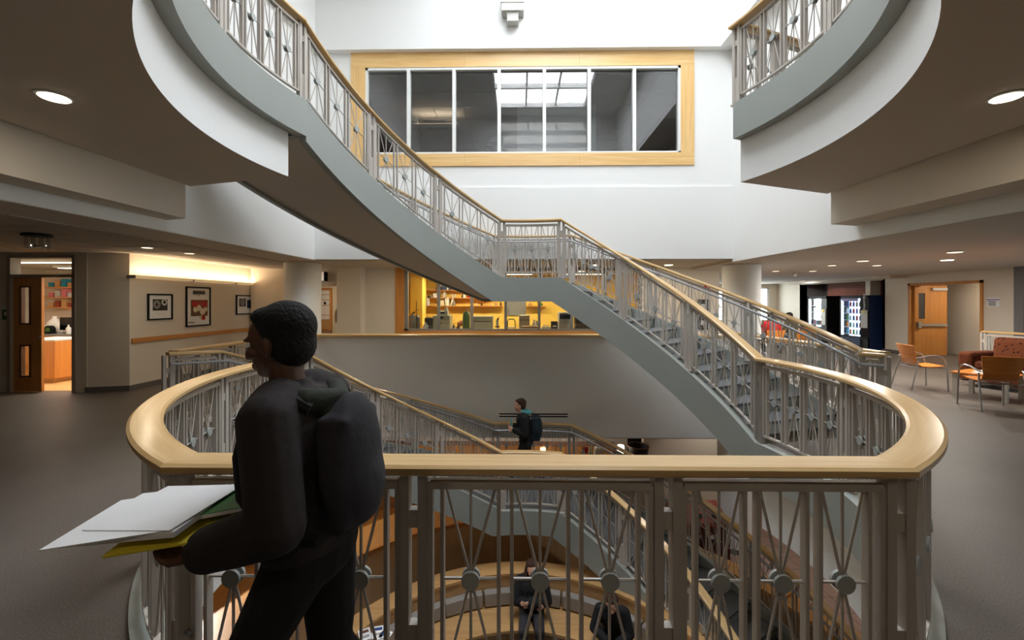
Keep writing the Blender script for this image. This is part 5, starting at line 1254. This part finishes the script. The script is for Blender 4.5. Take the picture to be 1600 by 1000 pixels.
# ------------------------------------------------------------------ people
for n_, c_ in dict(skin_dark=(92,60,44), skin_light=(214,164,138), hair_black=(16,13,12), hair_brown=(66,40,26), cloth_black=(20,20,23), cloth_char=(44,42,48), cloth_brown=(38,31,30),
                   cloth_hood=(40,44,34), cloth_pants=(24,19,18), cloth_teal=(22,38,46), cloth_aqua=(96,170,170), cloth_red=(170,24,30), cloth_olive=(74,66,36), cloth_denim=(42,52,74), shoe_black=(18,18,18)).items():
    M(n_, c_, 0.55 if n_.startswith('skin') else 0.85, var=0.12, scale=30, bump=0.35 if n_.startswith('cloth') else (0.9 if n_.startswith('hair') else 0.0), bscale=22 if n_.startswith('cloth') else 90)
def remeshed(mb, name, mat, parent, voxel=0.010, smooth=4):
    me = mb.mesh(name); o = bpy.data.objects.new('tmp', me); COL.objects.link(o)
    r = o.modifiers.new('r','REMESH'); r.mode='VOXEL'; r.voxel_size=voxel
    if smooth: s_ = o.modifiers.new('s','SMOOTH'); s_.factor=0.5; s_.iterations=smooth
    dg = bpy.context.evaluated_depsgraph_get(); dg.update()
    m2 = bpy.data.meshes.new_from_object(o.evaluated_get(dg)); bpy.data.objects.remove(o)
    m2.name = name; m2.materials.clear(); m2.materials.append(MATS[mat])
    m2.polygons.foreach_set('use_smooth',[True]*len(m2.polygons))
    q = bpy.data.objects.new(name, m2); COL.objects.link(q); q.parent = parent
    return q
V3 = Vector
def torso(mb, pel, chest, neck, fwd, grow=0.0, lo=-0.06, w=1.0, neck_r=0.055):
    up = (neck-pel).normalized(); side = V3((0,1,0))
    L = (neck-pel).length
    prof = [(lo,0.10,0.085),(0.0,0.155,0.105),(0.06,0.168,0.115),(0.18,0.142,0.105),(0.34,0.14,0.105),(0.56,0.162,0.12),(0.76,0.175,0.118),(0.90,0.165,0.095),(0.975,0.115,0.075),(1.0,neck_r,neck_r)]
    rings = []
    for (u,hw,hd) in prof:
        if u <= 0: c = pel + up*(u*L if u < 0 else 0)
        else:
            a, b, c_ = pel, chest, neck
            c = a*((1-u)**2) + b*(2*u*(1-u)) + c_*(u*u)
        hw = hw*w+grow; hd = hd*w+grow
        f = up.cross(side)*-1 if up.cross(side).dot(fwd) < 0 else up.cross(side)
        rings.append([c + side*(hw*cos(2*pi*k/16)) + f*(hd*sin(2*pi*k/16)) for k in range(16)])
    mb.loft(rings)
def limb(mb, pts, rad, n=12):
    pts = [V3(p) for p in pts]
    # densify with a smooth bend
    out, rr = [pts[0]], [rad[0]]
    for i in range(len(pts)-1):
        for k in range(1,5):
            u = k/4; out.append(pts[i].lerp(pts[i+1],u)); rr.append(rad[i]+(rad[i+1]-rad[i])*u)
    mb.tube(out, rr, n)
    for p, r in zip(pts, rad): mb.ell(p,(r,r,r),10,8)
def hand(mb, wrist, d, nrm, curl, thumb_side, sc=1.0):
    # palm along d, palm facing nrm; fingers bend towards nrm; thumb leaves the side
    d = V3(d).normalized(); nrm = V3(nrm); nrm = (nrm-d*nrm.dot(d)).normalized(); sd = d.cross(nrm)*thumb_side
    w = V3(wrist)
    rot = Matrix((sd, d, nrm)).transposed()
    mb.ell(w+d*0.05*sc,(0.042*sc,0.055*sc,0.017*sc),12,8,rot); mb.ell(w+d*0.07*sc,(0.040*sc,0.035*sc,0.015*sc),12,8,rot)
    for k, (o, ln) in enumerate(((0.030,0.070),(0.010,0.080),(-0.010,0.075),(-0.029,0.060))):
        p = w + d*0.088*sc + sd*o*sc; dd = d.copy(); pts = [p-d*0.02*sc, p]; a = curl
        for s_, f in enumerate((0.45,0.32,0.26)):
            dd = (dd*cos(a)+nrm*sin(a)).normalized(); nn = nrm
            nrm2 = (nrm*cos(a)-d*sin(a)); 
            p = p + dd*ln*f*sc; pts.append(p); a = curl*(1.0 if s_ == 0 else 1.2)
            dd = dd
            # rotate the frame progressively
            d2 = dd; a2 = a
            dd = (d2*cos(0)+nrm*0).normalized()
            dd = (dd + nrm*curl*0.55).normalized()
        mb.tube(pts,[0.0095*sc,0.0095*sc,0.0088*sc,0.008*sc,0.0065*sc],8); mb.ell(pts[-1],(0.0066*sc,)*3,8,6)
    p0 = w + d*0.03*sc + sd*0.032*sc
    mb.tube([p0, p0+sd*0.022*sc+d*0.022*sc, p0+sd*0.030*sc+d*0.05*sc+nrm*0.012*sc, p0+sd*0.026*sc+d*0.07*sc+nrm*0.022*sc],[0.013*sc,0.012*sc,0.0105*sc,0.008*sc],8)
def head(mb, c, f, sc=1.0):
    # head centred at c looking along f (unit); skull, jaw, nose, lips, brow, ears
    f = V3(f).normalized(); s_ = V3((0,0,1)).cross(f).normalized(); u = f.cross(s_)
    rot = Matrix((f,s_,u)).transposed()
    P = lambda a,b,e: V3(c)+(f*a+s_*b+u*e)*sc
    mb.ell(P(-0.008,0,0.025),(0.098*sc,0.076*sc,0.09*sc),16,12,rot)
    mb.ell(P(0.022,0,-0.035),(0.066*sc,0.058*sc,0.078*sc),16,12,rot)
    mb.ell(P(0.052,0,-0.088),(0.026*sc,0.030*sc,0.022*sc),10,8,rot)
    mb.ell(P(0.094,0,-0.022),(0.016*sc,0.012*sc,0.026*sc),8,8,rot); mb.ell(P(0.104,0,-0.036),(0.013*sc,0.015*sc,0.011*sc),8,8,rot)
    mb.ell(P(0.083,0,-0.066),(0.011*sc,0.024*sc,0.007*sc),8,8,rot); mb.ell(P(0.080,0,-0.077),(0.011*sc,0.020*sc,0.007*sc),8,8,rot)
    for b in (-1,1):
        mb.ell(P(0.083,b*0.030,0.020),(0.011*sc,0.022*sc,0.007*sc),8,8,rot)
        mb.ell(P(0.062,b*0.044,-0.025),(0.024*sc,0.018*sc,0.02*sc),8,8,rot)
        mb.ell(P(-0.005,b*0.077,-0.012),(0.019*sc,0.010*sc,0.030*sc),8,8,rot)
    return P, rot
def person(label, loc, rz, J, look, skin, hair, top, pants, grow=0.02, long_hair=False, voxel=0.011, shoes='shoe_black', jacket_w=1.0, arms_skin=True, curl=(0.5,0.5), palm=None, sc=1.0):
    root = thing('person', label, 'person', loc, rz, local=True)
    J = {k: V3(v)*sc for k, v in J.items()}
    fwd = V3((1,0,0))
    b = MB(); torso(b, J['pelvis'], J['chest'], J['neck'], fwd)
    P, rot = head(b, J['head'], look, 1.0*sc)
    b.tube([J['neck']-V3((0,0,0.05)), J['neck'].lerp(J['head'],0.45), J['head']-V3((0,0,0.04))],[0.062*sc,0.053*sc,0.052*sc],12)
    palm = palm or {}
    for k, sg in (('l',1),('r',-1)):
        limb(b,[J['sh_'+k],J['el_'+k],J['wr_'+k]],[0.052*sc,0.040*sc,0.027*sc]); limb(b,[J['hip_'+k],J['kn_'+k],J['an_'+k]],[0.085*sc,0.057*sc,0.038*sc])
        limb(b,[J['an_'+k]+V3((-0.02,0,-0.03)),J['toe_'+k]],[0.036*sc,0.028*sc])
        dr_ = (J['wr_'+k]-J['el_'+k]).normalized(); pn_ = V3(palm.get(k,(0,-sg,0)))
        hand(b, J['wr_'+k], V3(palm.get('d'+k, dr_)), pn_, curl[0 if k == 'l' else 1], palm.get('t'+k, 1 if k == 'l' else -1), sc)
    remeshed(b,'body',skin,root,voxel*0.62,3)
    for e in (-1,1):
        MB().ell(P(0.073,e*0.030,0.006),(0.012,0.013,0.012),10,8).build('eye','paper',root,smooth=True)
        MB().ell(P(0.0825,e*0.030,0.006),(0.0045,0.006,0.006),8,6).build('pupil','black',root,smooth=True)
    # top with sleeves
    t = MB(); torso(t, J['pelvis'], J['chest'], J['neck'], fwd, grow, lo=-0.10, w=jacket_w, neck_r=0.062)
    for k in 'lr':
        w2 = J['el_'+k].lerp(J['wr_'+k],0.93)
        limb(t,[J['sh_'+k]*0.55+J['neck']*0.45,J['sh_'+k],J['sh_'+k].lerp(J['el_'+k],0.5),J['el_'+k],J['el_'+k].lerp(w2,0.5),w2],[0.06*sc+grow,0.056*sc+grow,0.053*sc+grow,0.051*sc+grow,0.047*sc+grow,0.039*sc+grow])
    t.tube([J['neck']-V3((0,0,0.03)),J['neck']+V3((0.01,0,0.025))],[0.085*sc,0.068*sc],14)
    remeshed(t,'jacket',top,root,voxel,4)
    p = MB()
    pe = J['pelvis']
    p.ell(pe+V3((0,0,-0.02)),(0.135*sc,0.18*sc,0.13*sc),14,10)
    for k in 'lr': limb(p,[J['hip_'+k],J['kn_'+k],J['an_'+k]+V3((0,0,0.02))],[0.103*sc,0.074*sc,0.056*sc])
    remeshed(p,'trousers',pants,root,voxel,4)
    for k in 'lr':
        s_ = MB(); a = J['an_'+k]; d = (J['toe_'+k]-a); d.normalize()
        limb(s_,[a+V3((-0.03,0,-0.04)),a.lerp(J['toe_'+k],0.6)+V3((0,0,-0.012)),J['toe_'+k]],[0.048,0.044,0.036]); remeshed(s_,'shoe',shoes,root,voxel,3)
    h = MB(); h.ell(P(-0.034,0,0.048),(0.098*sc,0.088*sc,0.09*sc),16,12,rot); h.ell(P(-0.05,0,-0.005),(0.072*sc,0.084*sc,0.085*sc),14,10,rot); h.ell(P(0.022,0,0.090),(0.052*sc,0.068*sc,0.034*sc),12,8,rot)
    if long_hair:
        for e in (-1,1): h.tube([P(-0.02,e*0.075,0.04),P(-0.012,e*0.086,-0.05),P(0.0,e*0.088,-0.14),P(0.01,e*0.08,-0.2)],[0.03,0.034,0.034,0.02],10)
        h.tube([P(-0.08,0,0.0),P(-0.085,0,-0.1),P(-0.07,0,-0.2)],[0.07,0.075,0.05],12)
    remeshed(h,'hair',hair,root,voxel,3)
    return root, J, P
def backpack(parent, c, mat, w=0.30, d=0.17, h=0.44, strap=True):
    b = MB(); b.ell(V3(c),(d*0.62,w*0.56,h*0.54),14,12); b.box(c,(d*0.8,w*0.8,h*0.82)); b.ell(V3(c)+V3((-d*0.5,0,-h*0.15)),(d*0.3,w*0.36,h*0.24),12,8)
    q = remeshed(b,'backpack',mat,parent,0.012,5)
    return q
WALK = dict(pelvis=(0,0,0.92), chest=(0.02,0,1.18), neck=(0.075,0,1.40), head=(0.12,0,1.555), sh_l=(0.04,0.175,1.345), sh_r=(0.04,-0.175,1.345), hip_l=(0,0.085,0.88), hip_r=(0,-0.085,0.88),
            kn_l=(0.20,0.085,0.50), an_l=(0.30,0.085,0.12), toe_l=(0.46,0.09,0.07), kn_r=(-0.02,-0.085,0.49), an_r=(-0.28,-0.085,0.18), toe_r=(-0.15,-0.09,0.045))
# the passer-by in the foreground, walking to the left with papers
J = dict(WALK, el_l=(-0.03,0.235,1.07), wr_l=(0.20,0.215,0.985), el_r=(-0.02,-0.235,1.07), wr_r=(0.19,-0.16,1.0))
pr1, J1, _ = person('person with short dark hair in dark clothes and rucksack walking left with papers', (-0.655,1.35,0), pi-0.06, J, (1,0.05,-0.12), 'skin_dark','hair_black','cloth_brown','cloth_pants', grow=0.025, voxel=0.009,
                 curl=(0.55,0.5), palm={'l':(0,0,1),'r':(0,0,1),'tl':1,'tr':-1}, sc=0.965)
b = MB(); b.ell((-0.125,0,1.13),(0.085,0.15,0.22),16,14); b.box((-0.115,0,1.12),(0.10,0.23,0.34)); b.ell((-0.175,0,1.06),(0.05,0.11,0.12),12,10)
remeshed(b,'rucksack','cloth_char',pr1,0.011,16)
hc = MB(); hc.tube([(0.115,0.0,1.335),(0.06,0.085,1.345),(-0.03,0.09,1.335),(-0.085,0.0,1.315),(-0.03,-0.09,1.335),(0.06,-0.085,1.345),(0.115,0.0,1.335)],[0.03,0.034,0.04,0.045,0.04,0.034,0.03],10); hc.ell((-0.075,0,1.285),(0.045,0.085,0.05),14,10); remeshed(hc,'hood','cloth_hood',pr1,0.01,6)
for sg in (-1,1): MB().tube([(-0.055,0.112*sg,1.318),(-0.01,0.118*sg,1.345),(0.055,0.125*sg,1.348),(0.125,0.128*sg,1.29),(0.152,0.13*sg,1.18),(0.13,0.145*sg,1.07),(0.03,0.175*sg,0.98),(-0.09,0.14*sg,0.95)],0.017,8).build('strap','cloth_black',pr1,smooth=True)
pr1.scale = (1.0,1.0,1.0)
# what is carried: papers, a yellow folder, a green notebook (held in the hands)
cp = Vector((-0.985,1.24,1.005)); tl = R(-7)
def carried(name, label, cat, off, size, mat, rz=0.0, extra=None):
    t = thing(name, label, cat, tuple(cp+Vector(off)), rz, local=True); t.rotation_euler = (R(4), tl, rz)
    MB().box((0,0,0),size).build('cover' if name != 'paper_stack' else 'sheets',mat,t,bevel=0.002)
    if extra: extra(t)
    return t
carried('folder','yellow folder carried under white papers by the walking person','folder',(0.06,0.0,-0.012),(0.36,0.25,0.008),'yellow',0.1, lambda t: MB().box((-0.19,0.05,0),(0.03,0.08,0.006)).build('tab','yellow',t))
carried('paper_stack','stack of loose white papers carried by the walking person','paper',(-0.08,0.0,0.004),(0.34,0.26,0.016),'paper',-0.05, lambda t: (MB().box((-0.02,-0.02,0.010),(0.33,0.25,0.003),rz=0.12).build('loose_sheet','paper',t), MB().box((0.03,0.01,0.013),(0.30,0.24,0.002),rz=-0.15).build('loose_sheet','paper',t)))
carried('notebook','dark green notebook on top of the carried white papers','notebook',(0.10,0.03,0.026),(0.21,0.15,0.014),'green',0.2, lambda t: MB().box((0,0,0.0),(0.205,0.152,0.010)).build('pages','paper',t))
# student on the lower landing, walking left
J = dict(WALK, el_l=(0.03,0.215,1.08), wr_l=(0.22,0.14,1.14), el_r=(0.02,-0.215,1.08), wr_r=(0.23,-0.12,1.14))
pr2, J2, _ = person('brown-haired student with dark rucksack walking across the lower landing', (AX(822,7.95),7.95,Z1/2), pi, J, (1,0,-0.05), 'skin_light','hair_brown','cloth_black','cloth_pants', grow=0.02, voxel=0.014, palm={'l':(0,-1,0),'r':(0,1,0)})
b = MB(); b.ell((-0.19,0,1.14),(0.12,0.17,0.25),14,12); b.box((-0.18,0,1.14),(0.16,0.26,0.42)); remeshed(b,'rucksack','cloth_teal',pr2,0.015,4)
h_ = MB(); h_.tube([(0.10,0.0,1.47),(0.03,0.07,1.44),(-0.06,0.05,1.43),(-0.08,0.0,1.43),(-0.06,-0.05,1.43),(0.03,-0.07,1.44),(0.10,0.0,1.47)],0.04,10); remeshed(h_,'scarf','cloth_aqua',pr2,0.012,3)
t = thing('book','light blue book held against the chest of the walking student','book',(AX(822,7.95)-0.27,7.95,Z1/2+1.07), 0, local=True)
MB().box((0,0,0.11),(0.03,0.16,0.23)).build('cover','cloth_aqua',t); MB().box((-0.003,0,0.11),(0.02,0.155,0.222)).build('pages','paper',t); MB().box((-0.017,0,0.1),(0.004,0.14,0.05)).build('band','pink',t)
# two people seated on the curved bench
zs = -3.26
def seated(lean=0.0, el=None, wr=None, floor=-0.44):
    d = dict(pelvis=(0,0,0.10), chest=(0.02+lean*0.6,0,0.38), neck=(0.03+lean,0,0.60-abs(lean)*0.2), head=(0.07+lean*1.45,0,0.755-abs(lean)*0.35), sh_l=(0.02+lean*0.9,0.175,0.545-abs(lean)*0.2), sh_r=(0.02+lean*0.9,-0.175,0.545-abs(lean)*0.2),
             hip_l=(0.02,0.09,0.085), hip_r=(0.02,-0.09,0.085), kn_l=(0.44,0.12,0.075), kn_r=(0.44,-0.12,0.075), an_l=(0.45,0.12,floor+0.10), an_r=(0.45,-0.12,floor+0.10), toe_l=(0.61,0.13,floor+0.045), toe_r=(0.61,-0.13,floor+0.045))
    d.update(el or {}); d.update(wr or {}); return d
wxp, wyp = E(86.5,2.36)
J = seated(0.0, dict(el_l=(0.10,0.235,0.30), el_r=(0.10,-0.235,0.30)), dict(wr_l=(0.22,-0.02,0.33), wr_r=(0.20,0.04,0.29)))
pr3, _, _ = person('woman in a black puffer jacket with crossed arms on the curved bench', (wxp,wyp,zs), R(-92), J, (1,0.22,-0.05), 'skin_light','hair_brown','cloth_black','cloth_char', grow=0.035, long_hair=True, voxel=0.013, jacket_w=1.05, palm={'l':(-1,0,0),'r':(-1,0,0)})
b = MB(); b.tube([(0.11,0.085,0.585),(0.155,0.03,0.50),(0.16,0.008,0.42),(0.155,0.004,0.36)],0.008,6).build('drawstring','cream',pr3); 
hd_ = MB(); hd_.tube([(0.08,0.07,0.60),(0.0,0.11,0.61),(-0.09,0.07,0.60),(-0.11,0.0,0.60),(-0.09,-0.07,0.60),(0.0,-0.11,0.61),(0.08,-0.07,0.60)],0.045,10); remeshed(hd_,'hood','cloth_black',pr3,0.012,3)
mxp, myp = E(56,2.34)
J = seated(0.16, dict(el_l=(0.22,0.24,0.26), el_r=(0.22,-0.25,0.26)), dict(wr_l=(0.38,0.06,0.20), wr_r=(0.37,-0.06,0.22)))
pr4, _, _ = person('man in a black sweater leaning forward on the curved bench', (mxp,myp,zs), R(-104), J, (1,0.1,-0.35), 'skin_light','hair_brown','cloth_black','cloth_black', grow=0.018, voxel=0.013, palm={'l':(0,-1,-0.3),'r':(0,1,-0.3)})
MB().box((0.245,0.075,0.42),(0.01,0.065,0.016),rz=0.35).build('chest_logo','paper',pr4)
# two students at the lounge table
J = seated(0.05, dict(el_l=(0.10,0.24,0.32), el_r=(0.10,-0.24,0.32)), dict(wr_l=(0.32,0.12,0.31), wr_r=(0.32,-0.12,0.31)))
J = {k: V3(v) for k, v in J.items()}
person('student in a red top sitting behind a laptop at the round lounge table', (7.43,12.62,0.45), R(75), J, (1,0,-0.1), 'skin_dark','hair_black','cloth_red','cloth_denim', voxel=0.018)
person('student in an olive jacket sitting with back turned at the round lounge table', (8.2,12.87,0.45), R(112), J, (1,0,-0.15), 'skin_dark','hair_black','cloth_olive','cloth_denim', voxel=0.018)

for o in S.objects:
    if o.type == 'LIGHT' and o.data.type == 'AREA' and not o.data.cycles.is_portal: o.data.energy *= LAMPS
